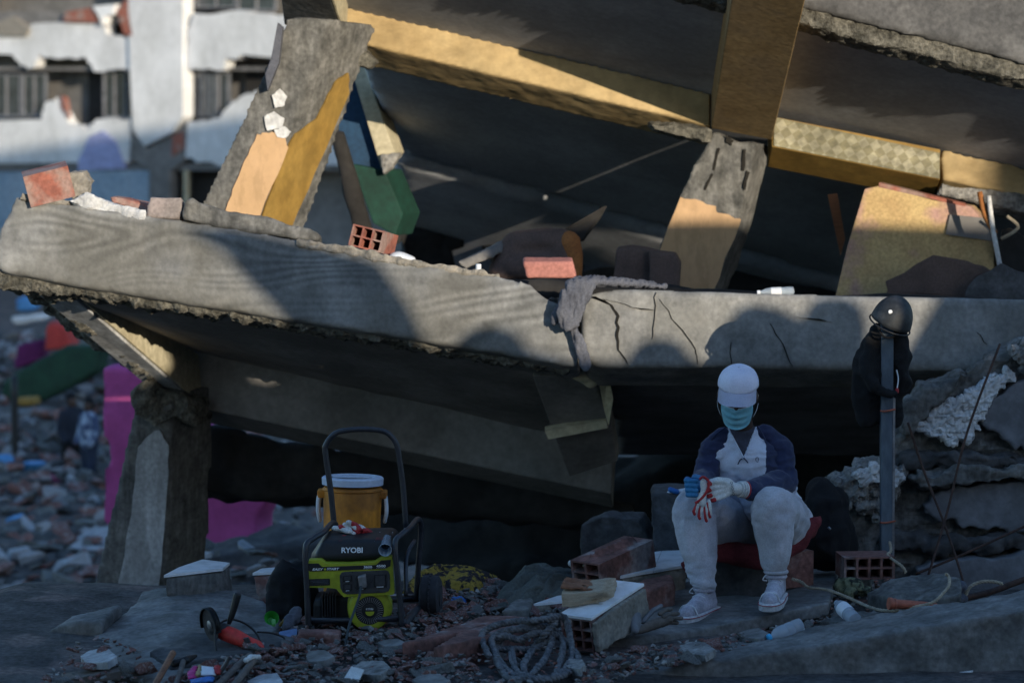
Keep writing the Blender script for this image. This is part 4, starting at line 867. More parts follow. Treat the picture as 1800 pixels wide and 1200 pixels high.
rblock('stone', [PZ(1478, 1006, .07), PZ(1500, 998, .08), PZ(1536, 1000, .08), PZ(1534, 1012, .07), PZ(1490, 1014, .07)], .08, concrete_w, 'small pale stone resting against the cracked hollow brick', 'stone')
rblock('stone_slab', [PZ(1520, 1040, .1), PZ(1560, 1018, .14), PZ(1640, 1006, .17), PZ(1684, 1014, .18), PZ(1694, 1040, .16), PZ(1650, 1054, .12), PZ(1570, 1052, .1)], .1, concrete_w, 'flat rough stone slab right of the camouflage cloth', 'stone', .014, .012, 9)
rblock('stone', [PZ(1600, 1060, .1), PZ(1620, 1050, .12), PZ(1648, 1052, .12), PZ(1650, 1064, .1)], .1, concrete_d, 'dark stone wedged behind the terracotta pipe', 'stone')
rblock('slab_fragment', [PZ(1436, 1090, .03), PZ(1480, 1076, .05), PZ(1520, 1070, .06), PZ(1560, 1074, .05), PZ(1500, 1094, .03)], .08, concrete_w, 'broken grey flag between the two plastic bottles', 'slab')
for c in ((1680, 1036), (1686, 1056)):
    pass
sk = solid('sock', [[(P(1676, 1034, -.5), .022), (P(1690, 1030, -.48), .026)], [(P(1680, 1052, -.5), .02), (P(1694, 1052, -.48), .02)], [(P(1684, 1032, -.48), .02), (P(1688, 1052, -.48), .018)]], jacket_g, None, .006, 3, .003, 30); tag(sk, 'grey balled sock at the right end of the flat stone slab', 'sock')
# --- seat
cu = solid('red_cushion', [[(P(1262, 968, -.02), .05), (P(1330, 978, -.06), .06), (P(1400, 950, .05), .055), (P(1432, 920, .1), .03)], [(P(1280, 955, .15), .06), (P(1400, 945, .2), .06)], [(P(1425, 935, .12), .035), (P(1440, 912, .12), .014)], [(P(1205, 990, -.05), .02), (P(1215, 1000, -.05), .028)]], red_cloth, None, .01, 3, .008, 14); tag(cu, 'crumpled red cushion under the seated person', 'cushion')
bb = solid('black_bag', [[(P(1440, 862, .45), .06), (P(1452, 900, .4), .1), (P(1455, 960, .4), .11)], [(P(1470, 880, .45), .06), (P(1484, 960, .42), .06)], [(P(1420, 900, .45), .05), (P(1425, 970, .42), .07)]], black_cloth, None, .012, 3, .012, 9, True); tag(bb, 'black bag slumped behind the person, left of the steel post', 'bag')
tube('buckle', [P(1456, 926, .27), P(1460, 930, .27)], .006, steel, bb, 6, 1)
# --- post, jacket, helmet
ps = empty('steel_post', P(1560, 985, .3), 'galvanised square steel post standing upright with helmet on top', 'post')
prism('profile', [P(1549, 565, .28), P(1571, 565, .28), P(1569, 990, .28), P(1549, 990, .28)], V3(0, .06, 0), galv, ps, .004)
prism('profile_lip', [P(1570, 700, .278), P(1574, 700, .278), P(1572, 990, .278), P(1568.5, 990, .278)], V3(0, .05, 0), steel, ps)
for y in (721, 917):
    tube('orange_tie', [P(1547, y + 1, .274), P(1558, y + 1, .270), P(1574, y - 2, .274)], .0045, terra, ps, 6)
jk = solid('black_jacket', [[(P(1545, 588, .33), .045), (P(1530, 640, .34), .075), (P(1524, 700, .36), .065), (P(1526, 735, .36), .045)], [(P(1575, 590, .34), .045), (P(1582, 630, .34), .05), (P(1586, 680, .36), .04)], [(P(1545, 660, .36), .06), (P(1548, 725, .37), .05)], [(P(1570, 650, .36), .04), (P(1572, 740, .38), .035)], [(P(1532, 600, .3), .03), (P(1522, 655, .28), .035), (P(1535, 680, .25), .025), (P(1556, 692, .24), .014), (P(1574, 690, .25), .012)]], black_cloth, None, .01, 3, .012, 11, True)
tag(jk, 'black jacket hanging from the steel post under the helmet', 'jacket')
solid('red_toggle', [[(P(1577, 684, .25), .008), (P(1577, 689, .25), .008)]], glove_r, jk, .003, 1); tube('drawcord', [P(1576, 650, .27), P(1579, 665, .26), P(1577, 682, .25)], .003, white_p, jk, 5)
def helmet():
    T = empty('helmet', P(1567, 560, .3), 'dark green-black safety helmet tilted on top of the steel post', 'helmet')
    M = Matrix.Translation(P(1566, 566, .3)) @ Euler((R(14), R(20), R(0))).to_matrix().to_4x4()
    bm = bmesh.new(); bmesh.ops.create_uvsphere(bm, u_segments=40, v_segments=24, radius=1)
    bmesh.ops.delete(bm, geom=[v for v in bm.verts if v.co.z < -.12], context='VERTS')
    for v in bm.verts:
        z = v.co.z; f = 1 + .05 * max(0, -z + .08) * 3
        v.co = M @ Vector((v.co.x * .094 * f, v.co.y * .115 * f, z * .125))
    bmesh.ops.solidify(bm, geom=list(bm.faces), thickness=.004)
    o = from_bm('shell', bm, mat('helmet_shell', (.03, .034, .038), (.02, .022, .025), 9, .62, .15, 60, fine=.3, third=(.05, .052, .055), tscale=14), T, True)
    tube('rim', [M @ Vector((math.cos(a) * .0965, math.sin(a) * .118, -.013)) for a in np.linspace(0, 6.283, 25)[:-1]], .004, black_plastic, T, 6, 2, True)
    c = onto(o, 1565, 548, .001); d = ray(1565, 548).normalized(); M2 = Matrix.Translation(c) @ (-d).to_track_quat('Z', 'Y').to_matrix().to_4x4()
    lathe('white_rivet', [(.0095, -.003), (.0095, .001), (.007, .003)], white_p, M2, T, 16)
    tube('chin_strap', [P(1540, 568, .25), P(1552, 590, .22), P(1570, 592, .22), P(1588, 575, .24)], .006, black_cloth, T, 5)
helmet()
# --- rebar
for k, (pts, lab) in enumerate((([(1758, 604, .5), (1700, 760, .45), (1665, 900, .4), (1632, 1010, .3)], 'long rusty steel bar rising to the right across the plaster'), ([(1596, 742, .55), (1625, 830, .5), (1660, 920, .42), (1690, 1010, .3), (1697, 1050, .2)], 'thin rusty bar crossing the long one, falling to the right'),
                             ([(1610, 1008, .35), (1690, 975, .35), (1800, 925, .35), (1900, 880, .35)], 'low rusty bar slanting up to the right edge'), ([(1690, 1052, -.3), (1740, 1040, -.28), (1800, 1018, -.26), (1900, 985, -.24)], 'thick dark bar lying along the beam at the right edge'))):
    o = tube('steel_bar', [P(*p) for p in pts], .006 if k < 3 else .014, rust, None, 7, 6); tag(o, lab, 'steel bar')
# --- ropes and strings
o = rope('pale_rope', [P(*p) for p in ((1392, 1017, -.1), (1408, 1022, -.12), (1422, 1032, -.2), (1450, 1035, -.3), (1480, 1045, -.4), (1505, 1056, -.5), (1525, 1065, -.62), (1550, 1072, -.7), (1580, 1072, -.75), (1610, 1066, -.78), (1640, 1058, -.75), (1655, 1045, -.7), (1668, 1028, -.6), (1668, 1014, -.5), (1662, 1008, -.5))], .0075, cord_m, None, 8, .05)
tag(o, 'frayed pale rope trailing from the seat to the terracotta pipe', 'rope')
o = rope('pale_rope', [P(*p) for p in ((1564, 952, .2), (1566, 968, .15), (1560, 975, .1), (1572, 985, .0), (1586, 995, -.05), (1592, 1006, -.05))], .007, cord_m, None, 8, .05); tag(o, 'short pale rope end knotted at the foot of the steel post', 'rope')
o = rope('pale_rope', [P(*p) for p in ((1697, 1046, -.4), (1706, 1030, -.4), (1726, 1022, -.38), (1748, 1022, -.36), (1762, 1026, -.35))], .008, cord_m, None, 8, .05); tag(o, 'pale rope end looped over the thick dark bar', 'rope')
# --- rope coil
def coil_pt(x, y, Y):
    p = P(x, y, Y); return p if p.z > .02 else PZ(x, y, .02)
def coil():
    rn = random.Random(12); pts = []; Y = -1.16
    for ln in ([(860, 1152), (850, 1122), (868, 1098), (905, 1091), (950, 1090), (986, 1087), (1004, 1110), (1006, 1150), (988, 1182)], [(960, 1192), (905, 1186), (874, 1150), (864, 1126), (890, 1108), (932, 1104), (968, 1100), (986, 1124), (984, 1164), (974, 1192)],
               [(930, 1190), (924, 1166), (938, 1140), (958, 1112), (976, 1094)], [(962, 1090), (930, 1098), (890, 1118), (868, 1140), (880, 1166), (900, 1190)], [(940, 1196), (972, 1193), (1000, 1182), (1012, 1158), (998, 1128)], [(970, 1116), (940, 1112), (908, 1120), (884, 1114)],
               [(858, 1138), (900, 1142), (944, 1138), (972, 1118)], [(966, 1146), (946, 1170), (926, 1186), (905, 1172), (898, 1140)]):
        for x, y in ln: pts.append(coil_pt(x + rn.uniform(-4, 4), min(1193, y + rn.uniform(-4, 4)), Y + rn.uniform(-.05, .03)))
    o = rope('rope_coil', pts, .015, rope_m, None, 9, .055); tag(o, 'heap of thick grey braided rope beside the hollow brick', 'rope')
coil()
# --- cloths
c_ = sheet('grey_jacket', [PZ(858, 1080, .0), PZ(1000, 1050, .02), PZ(1040, 1012, .03), PZ(905, 1030, .02)], .15, green_cloth, 3, 64, .035, 7); tag(c_, 'crumpled grey-green jacket lying on rubble behind the rope', 'jacket')
solid('pale_lining', [[(P(1004, 990, .05), .018), (P(1024, 994, .06), .02), (P(1030, 1004, .05), .014)]], glove_w, c_, .006, 2, .004, 30)
yc = sheet('patterned_cloth', [PZ(712, 1042, .0), PZ(835, 1046, .0), PZ(868, 1014, .02), PZ(735, 1010, .02)], .13, yellow_cloth, 8, 56, .03, 6); tag(yc, 'yellow and black patterned cloth bundle behind the generator wheel', 'cloth')
cm = solid('camouflage_cloth', [[(P(1478, 1030, -.1), .03), (P(1500, 1032, -.12), .036), (P(1520, 1036, -.12), .022)], [(P(1496, 1042, -.16), .022)]], camo, None, .006, 2, .012, 22, True); tag(cm, 'small camouflage cloth crumpled by the slab corner', 'cloth')
def wglove():
    T = empty('work_glove', P(1150, 1110, -.85), 'dirty pale work glove lying on the thin slab left of the shoes', 'glove')
    solid('cuff', [[(P(1112, 1072, -.8), .014), (P(1116, 1108, -.86), .018)], [(P(1122, 1080, -.8), .014), (P(1122, 1106, -.84), .014)]], plaster_g, T, .006, 2, .003, 30)
    solid('hand', [[(P(1122, 1108, -.84), .016), (P(1150, 1096, -.8), .024), (P(1176, 1088, -.76), .02)]], wood_g, T, .005, 2, .003, 30)
    for a, b in (((1168, 1092), (1198, 1086)), ((1166, 1084), (1192, 1078)), ((1160, 1078), (1180, 1070)), ((1164, 1098), (1190, 1094))):
        solid('finger', [[(P(*a, -.78), .011), (P((a[0] + b[0]) / 2, (a[1] + b[1]) / 2 - 3, -.75), .0105), (P(*b, -.72), .0095)]], wood_g, T, .004, 2)
    solid('finger', [[(P(1130, 1092, -.8), .011), (P(1148, 1072, -.76), .011), (P(1162, 1064, -.73), .0095)]], plaster_g, T, .004, 2)
wglove()
# --- plastic bottles
def bottle(base, tip, r, label, capm, Yb_, Yt_):
    a, b = P(*base, Yb_), P(*tip, Yt_); L = (b - a).length; M = Matrix.Translation(a) @ (b - a).to_track_quat('Z', 'Y').to_matrix().to_4x4()
    T = empty('plastic_bottle', a, label, 'bottle')
    lathe('body', [(r * .5, 0), (r * .95, .006), (r, .02), (r, L * .25), (r * .93, L * .28), (r, L * .32), (r, L * .45), (r * .93, L * .48), (r, L * .52), (r, L * .66), (r * .8, L * .78), (r * .42, L * .88), (r * .4, L * .93)], clear, M, T, 24)
    if capm: lathe('cap', [(r * .48, L * .92), (r * .5, L * .925), (r * .5, L), (r * .4, L * 1.005)], capm, M, T, 20)
    return T, M, L, r
bottle((1410, 1097), (1350, 1121), .031, 'crushed clear bottle with cyan cap lying in front of the thin slab', cyan_p, -1.0, -1.06)
T_, M_, L_, r_ = bottle((1504, 1090), (1468, 1056), .031, 'empty clear bottle with pale label beside the camouflage cloth', None, -.78, -.6)
lathe('paper_label', [(r_ * 1.02, L_ * .35), (r_ * 1.03, L_ * .36), (r_ * 1.03, L_ * .62), (r_ * 1.02, L_ * .63)], jug_w, M_, T_, 24)
T_, M_, L_, r_ = bottle((1396, 511), (1331, 514), .022, 'small water bottle lying on top of the slab edge', jug_w, 1.62, 1.62)
lathe('paper_label', [(r_ * 1.02, L_ * .35), (r_ * 1.03, L_ * .36), (r_ * 1.03, L_ * .62), (r_ * 1.02, L_ * .63)], white_p, M_, T_, 24)
pp = empty('terracotta_pipe', P(1600, 1062, -.75), 'short terracotta red pipe with flared end beside the beam', 'pipe')
a, b = P(1562, 1060, -.78), P(1646, 1066, -.74); L_ = (b - a).length; M_ = Matrix.Translation(a) @ (b - a).to_track_quat('Z', 'Y').to_matrix().to_4x4()
lathe('flared_end', [(.018, .0), (.026, 0), (.026, .012), (.022, .02), (.024, .026), (.02, .034)], terra, M_, pp, 20); lathe('barrel', [(.0195, .03), (.0195, L_ * .7), (.016, L_)], terra, M_, pp, 20)
# ================================================================== GENERATOR
def generator():
    Y = -.75; T = empty('generator', P(640, 1105, Y), 'lime and black portable generator with tall black handle', 'generator')
    D = V3(.075, .48, 0)                                     # towards the back
    z = lambda zx, zy: (520 + zx / 5.217, 900 + zy / 5.217)  # a pixel of the enlarged photograph
    q = lambda zx, zy, y=Y: P(*z(zx, zy), y)
    r = .0125
    fl, fr_ = q(115, 1070), q(975, 1045); lt, rt = q(90, 330), q(910, 300)
    for foot, sh, top, nm in ((fl, lt, q(250, 185, Y + .12), 'L'), (fr_, rt, q(1040, 150, Y + .14), 'R')):
        tp = top + V3(0, .0, 0); rear = tp + V3(.03, .2, .01)
        tube('frame_tube', [foot, foot.lerp(sh, .5), sh, sh.lerp(tp, .45) + V3(0, 0, .012), tp, rear, rear + V3(.012, .06, -.05), rear + V3(.0, .07, -.2), rear + V3(-.01, .07, -.36)], r, frame_m, T, 10, 6)
        tube('frame_tube', [foot + V3(0, 0, .012), foot + D * .5 + V3(0, 0, .012), foot + D + V3(0, 0, .012)], r, frame_m, T, 10, 3)
    tube('frame_tube', [fl + V3(0, .02, .03), fr_ + V3(0, .02, .03)], r, frame_m, T, 10, 2); tube('frame_tube', [fl + D + V3(0, 0, .03), fr_ + D + V3(0, 0, .03)], r, frame_m, T, 10, 2)
    tube('frame_brace', [q(1010, 760, Y + .1), q(1015, 420, Y + .2), q(1090, 260, Y + .32)], .009, frame_m, T, 8, 4)
    tube('frame_brace', [q(1000, 1030, Y + .02), q(1110, 890, Y + .3)], .014, dark_plastic, T, 8, 2)
    # handle
    Yh = Y + .42; hp = [(588, 945), (587, 920), (581, 860), (572, 795), (573, 782), (582, 768), (598, 758), (635, 754), (672, 757), (688, 767), (698, 784), (703, 812), (709, 860), (714, 930)]
    ho = tube('handle', [P(x, y, Yh) for x, y in hp], .0125, frame_m, T, 10, 4)
    for x, y in ((588, 930), (713, 930)): lathe('bolt', [(.008, 0), (.008, .008), (.005, .012)], steel, MX(P(x, y, Yh - .02), (R(90), 0, 0)), ho, 10)
    # tank and cover
    a = [q(175, 440), q(235, 292), q(830, 280), q(880, 400), q(885, 430)]
    tk = [[(q(230, 400, Y + .06), .03), (q(800, 385, Y + .06), .03)], [(q(275, 300, Y + .07), .025), (q(800, 290, Y + .07), .025)], [(q(330, 240, Y + .22), .04), (q(860, 230, Y + .22), .04)], [(q(380, 215, Y + .34), .035), (q(880, 205, Y + .34), .035)], [(q(230, 420, Y + .3), .05), (q(820, 420, Y + .3), .05)]]
    bmx = bmesh.new()
    for ch in tk:
        for p, rr in ch:
            for c in ico(): bmx.verts.new(p + c * rr * .9)
    g = bmesh.ops.convex_hull(bmx, input=list(bmx.verts)); bmesh.ops.delete(bmx, geom=list({v for v in list(g['geom_interior']) + list(g['geom_unused']) if isinstance(v, bmesh.types.BMVert)}), context='VERTS')
    tank = from_bm('fuel_tank', bmx, black_plastic, T, True); remesh(tank, .008, 3); tank.data.polygons.foreach_set('use_smooth', [True] * len(tank.data.polygons))
    lathe('fuel_cap', [(.036, 0), (.036, .015), (.03, .02)], dark_plastic, MX(q(560, 262, Y + .17), (R(8), 0, 0)), T, 24)
    tm = lambda c, s: Matrix.Translation(c) @ Euler((R(90), 0, 0)).to_matrix().to_4x4()
    def sticker(quad, m, par=tank):
        pts = [onto(tank, *z(*p), .0015) for p in quad]; return mk('warning_label', pts, [(0, 1, 2, 3)], m, par)
    sticker([(720, 262), (770, 178), (890, 180), (850, 250)], white_p); sticker([(390, 262), (430, 208), (462, 208), (425, 258)], glove_r)
    sticker([(726, 250), (738, 232), (800, 232), (790, 250)], glove_r)
    # logo across the front of the tank, following its slope
    p0, p1 = onto(tank, *z(415, 370), .003), onto(tank, *z(610, 370), .003); p2 = onto(tank, *z(512, 322), .003)
    ex = (p1 - p0).normalized(); mid = p0.lerp(p1, .5); ey = (p2 - mid); ey = (ey - ex * ey.dot(ex)).normalized(); ez = ex.cross(ey)
    M = Matrix((ex, ey, ez)).transposed().to_4x4(); M.translation = p0 + ez * .003
    wd = (p1 - p0).length; t = text('brand_lettering', 'RYOBI', .031, white_p, Matrix.Identity(4), None, .0006, .0009)
    bx = getco(t.data); w0 = bx[:, 0].max() - bx[:, 0].min(); t.data.transform(M @ Matrix.Diagonal((wd / w0, 1.0, 1, 1))); t.parent = tank
    # lime front panel with its stripe, control panel and outlets
    lp_ = [(105, 480), (122, 436), (235, 432), (275, 465), (500, 468), (725, 452), (785, 412), (885, 405), (893, 560), (905, 742), (890, 757), (600, 770), (440, 776), (415, 755), (368, 702), (300, 694), (112, 690)]
    pan = prism('front_panel', [q(x, y, Y - .005) for x, y in lp_], V3(.0, .05, 0), lime, T, .003)
    prism('panel_stripe', [q(x, y, Y - .009) for x, y in ((115, 470), (208, 468), (240, 500), (735, 482), (780, 442), (872, 434), (866, 492), (820, 516), (500, 528), (132, 542), (116, 530))], V3(0, .004, 0), black_plastic, pan)
    def lab(body, x0, x1, y, m, sz, shear=0, par=pan, yy=Y - .0105, bold=.0004):
        o = text('lettering', body, sz, m, Matrix.Identity(4), None, .0003, bold, shear); c = getco(o.data); w0 = c[:, 0].max() - c[:, 0].min(); A, Bq = q(x0, y, yy), q(x1, y, yy)
        d = (Bq - A); ang = math.atan2(d.z, d.x); o.data.transform(Matrix.Translation(A) @ Euler((R(90), 0, 0)).to_matrix().to_4x4() @ Euler((0, 0, ang)).to_matrix().to_4x4() @ Matrix.Diagonal((d.length / w0, 1, 1, 1))); o.parent = par
        o.matrix_parent_inverse = Matrix.Identity(4); return o
    lab('EASY', 150, 252, 532, white_p, .0135, .25); lab('START', 283, 398, 528, white_p, .0135, .25)
    lathe('start_badge', [(.005, 0), (.005, .001)], lime, MX(q(268, 521, Y - .009), (R(90), 0, 0)), pan, 12)
    lab('3600', 622, 698, 510, white_p, .0135); lab('4500', 738, 824, 502, white_p, .0145); lab('RUNNING WATTS', 622, 698, 520, white_p, .003, 0, pan, Y - .0105, 0) ; lab('STARTING WATTS', 738, 824, 513, white_p, .003, 0, pan, Y - .0105, 0)
    prism('rating_plate', [q(x, y, Y - .008) for x, y in ((120, 612), (312, 606), (314, 668), (122, 676))], V3(0, .003, 0), black_plastic, pan)
    for k, yy in enumerate((628, 640, 655)): prism('plate_line', [q(x, y, Y - .0088) for x, y in ((135 + 20 * k, yy), (300, yy - 5), (300, yy - 2), (135 + 20 * k, yy + 3))], V3(0, .0006, 0), jacket_g, pan)
    cpn = prism('control_panel', [q(x, y, Y - .011) for x, y in ((402, 580), (420, 552), (450, 545), (820, 530), (850, 540), (862, 575), (866, 690), (850, 722), (820, 735), (470, 752), (430, 735), (408, 690))], V3(0, .006, 0), dark_plastic, pan, .002)
    for (x0, y0, x1, y1) in ((430, 580, 515, 640), (432, 655, 515, 725), (555, 580, 645, 712), (715, 572, 830, 690)):
        ou = prism('outlet', [q(x, y, Y - .016) for x, y in ((x0, y0), (x1, y0 - 4), (x1, y1 - 4), (x0, y1))], V3(0, .005, 0), black_plastic, cpn, .002)
        prism('outlet_cover', [q(x, y, Y - .019) for x, y in ((x0 + 14, y0 + 12), (x1 - 14, y0 + 8), (x1 - 14, y1 - 22), (x0 + 14, y1 - 18))], V3(0, .003, 0), dark_plastic, ou)
        prism('outlet_edge', [q(x, y, Y - .018) for x, y in ((x0 + 25, y1 - 8), (x1 - 25, y1 - 11), (x1 - 25, y1 - 6), (x0 + 25, y1 - 3))], V3(0, .002, 0), jug_w, ou)
    for x, y in ((520, 548), (738, 538), (752, 725), (548, 688), (690, 636)): lathe('screw', [(.003, 0), (.003, .002)], black_plastic, MX(q(x, y, Y - .011), (R(90), 0, 0)), cpn, 8)
    # engine and recoil starter
    box('engine', q(520, 880, Y + .2), (.24, .26, .15), black_plastic, T, .02); box('alternator', q(300, 900, Y + .24), (.12, .22, .14), black_plastic, T, .03)
    for k in range(6): box('cooling_fin', q(250 + 24 * k, 840, Y + .1), (.003, .12, .09), dark_plastic, T, .001)
    C = q(675, 893, Y + .02); Mr = MX(C, (R(90), 0, R(8)))
    st = lathe('recoil_housing', [(.088, -.05), (.09, -.01), (.086, .008), (.07, .014), (.062, .012)], lime, Mr, T, 40)
    ol = [(470, 850), (480, 780), (840, 760), (880, 830), (880, 930), (820, 1020), (720, 1044), (600, 1040), (540, 990), (475, 920)]
    prism('blower_shroud', [q(x, y, Y + .03) for x, y in ol], V3(0, .08, 0), lime, T, .008)
    lathe('recoil_disc', [(.06, .0), (.06, .013), (.03, .014)], black_plastic, Mr, st, 36)
    for k in range(36):
        a = 2 * math.pi * k / 36; ca, sa = math.cos(a), math.sin(a)
        mk('recoil_fin', [Mr @ Vector((ca * r1 - sa * w1, sa * r1 + ca * w1, zz)) for r1, w1, zz in ((.033, -.0008, .0155), (.056, -.0016, .0155), (.056, .0016, .0155), (.033, .0008, .0155))], [(0, 1, 2, 3)], steel, st)
    lathe('hub', [(.026, .013), (.026, .0165), (.02, .018)], black_plastic, Mr, st, 24)
    half = [Mr @ Vector((math.cos(a) * .019, math.sin(a) * .019 - .004, .0186)) for a in np.linspace(math.pi, 2 * math.pi, 10)]
    mk('hub_badge', half, [tuple(range(10))], lime, st)
    o = text('hub_lettering', 'RYOBI', .011, white_p, Mr @ Matrix.Translation((-.0165, .003, .0188)), None, .0002, .0002); o.parent = st
    # wheels
    for c in (P(757, 1046, -.32), P(757, 1046, -.32) + V3(-.55, 0, 0)):
        Mw = MX(c, (0, R(90), R(-6))); wh = lathe('wheel', [(.03, -.04), (.07, -.043), (.086, -.034), (.088, 0), (.086, .034), (.07, .043), (.03, .04)], rubber, Mw, T, 36)
        lathe('rim', [(.045, -.042), (.045, .044), (.02, .046)], dark_plastic, Mw, wh, 24)
        for k in range(24):
            a = 2 * math.pi * k / 24; box('tread', Mw @ Vector((math.cos(a) * .088, math.sin(a) * .088, 0)), (.006, .06, .008), rubber, wh, 0, (a, 0, 0))
    tube('axle', [P(757, 1046, -.32), P(757, 1046, -.32) + V3(-.55, 0, 0)], .008, steel, T, 8, 1)
    return T
generator()
def plug():
    Y = -.77; T = empty('power_cable', P(632, 1028, Y), 'black power cable plugged into the generator, trailing over rubble', 'cable'); z = lambda zx, zy: (520 + zx / 5.217, 900 + zy / 5.217)
    prism('plug', [P(*z(x, y), Y - .03) for x, y in ((565, 590), (640, 570), (650, 690), (585, 705))], V3(0, .035, 0), steel, T, .006)
    tube('cord', [P(634, 1030, Y - .03), P(633, 1042, Y - .05), P(627, 1062, -.84), P(615, 1095, -.92), P(609, 1122, -1.0), P(606, 1140, -1.08), P(598, 1160, -1.2), P(582, 1185, -1.35), P(574, 1205, -1.5)], .0055, mat('green_cable', (.035, .05, .055), None, 8, .5, 0, 40), T, 7)
plug()
gg = empty('work_gloves', P(620, 930, -.55), 'pair of red and white work gloves heaped on the generator tank', 'gloves')
rn = random.Random(4)
for k, (a, b, m_) in enumerate((((588, 928), (612, 934), glove_w), ((606, 922), (616, 934), glove_w), ((612, 918), (626, 928), glove_w), ((626, 924), (644, 934), glove_w), ((600, 934), (622, 938), glove_w), ((612, 930), (630, 934), glove_r), ((620, 920), (632, 930), glove_r), ((640, 932), (654, 938), glove_r), ((608, 938), (628, 942), glove_r), ((632, 936), (640, 942), glove_r), ((598, 926), (608, 930), glove_r))):
    solid('glove_finger', [[(P(*a, -.56 + rn.uniform(-.03, .02)), .0125), (P((a[0] + b[0]) / 2, (a[1] + b[1]) / 2 - 2, -.57), .0125), (P(*b, -.58 + rn.uniform(-.02, .02)), .0115)]], m_, gg, .0045, 2, .0015, 60)
cup = empty('plastic_cup', P(680, 960, -.72), 'crumpled clear plastic cup on the right end of the generator tank', 'cup')
a, b = P(680, 946, -.62), P(677, 966, -.78); M_ = Matrix.Translation(a) @ (b - a).to_track_quat('Z', 'Y').to_matrix().to_4x4(); L_ = (b - a).length
lathe('wall', [(.017, 0), (.019, .003), (.026, L_), (.028, L_ + .003), (.0265, L_ + .004), (.0245, L_ - .004), (.016, .006)], clear, M_, cup, 24)
# ================================================================== COOLER
def cooler():
    c = P(617, 1040, .2); c.z = -.02; T = empty('water_cooler', c, 'orange water cooler jug with white lid behind the generator', 'cooler')
    zt = P(617, 838, .2).z; H_ = zt - c.z; r = .134; M = Matrix.Translation(c) @ Euler((R(-1.5), R(1), 0)).to_matrix().to_4x4()
    body = lathe('body', [(r * .88, 0), (r * .93, .01), (r * .95, H_ * .5), (r * .985, H_ * .9), (r * .96, H_ * .915), (r * .9, H_ * .92)], orange, M, T, 48)
    tube('rim_band', [M @ Vector((math.cos(a) * r * .99, math.sin(a) * r * .99, H_ * .895)) for a in np.linspace(0, 6.283, 25)[:-1]], .005, orange, body, 6, 2, True)
    ld_ = lathe('lid', [(r * .95, H_ * .935), (r * 1.03, H_ * .938), (r * 1.04, H_ * .99), (r * 1.0, H_ * 1.0), (r * .8, H_ * 1.002), (r * .78, H_ * .985), (r * .55, H_ * .982)], lid_m, M, T, 48)
    lathe('lid_recess', [(r * .7, H_ * .984), (r * .7, H_ * .99), (r * .66, H_ * .991)], dark_plastic, M @ Matrix.Translation((-.012, 0, .0)), ld_, 40)
    prism('lid_handle', [M @ Vector((x, -.02, H_ * .99)) for x in (-.09, .09)] + [M @ Vector((x, .02, H_ * .99)) for x in (.09, -.09)], V3(0, 0, .008), lid_m, ld_, .003)
    for s in (-1, 1):
        h_ = tube('side_handle', [M @ Vector((s * r * k, y, H_ * zz)) for k, y, zz in ((.98, -.03, .86), (1.12, -.03, .84), (1.15, -.02, .72), (1.1, 0, .64), (1.1, .02, .64), (1.15, .03, .72), (1.1, .03, .85))], .0085, jug_w, T, 8)
        box('handle_bracket', M @ Vector((s * r * 1.02, 0, H_ * .86)), (.04, .08, .035), orange, T, .008)
cooler()
bag = solid('black_bag', [[(P(498, 1000, -.45), .045), (P(505, 1030, -.45), .09), (P(508, 1062, -.48), .085)], [(P(495, 990, -.45), .02), (P(497, 984, -.45), .014)], [(P(528, 1010, -.42), .06), (P(535, 1060, -.42), .07)], [(P(480, 1048, -.5), .04), (P(484, 1068, -.52), .045)]], black_cloth, None, .01, 3, .01, 10, True); tag(bag, 'black bag slumped against the left side of the generator', 'bag')
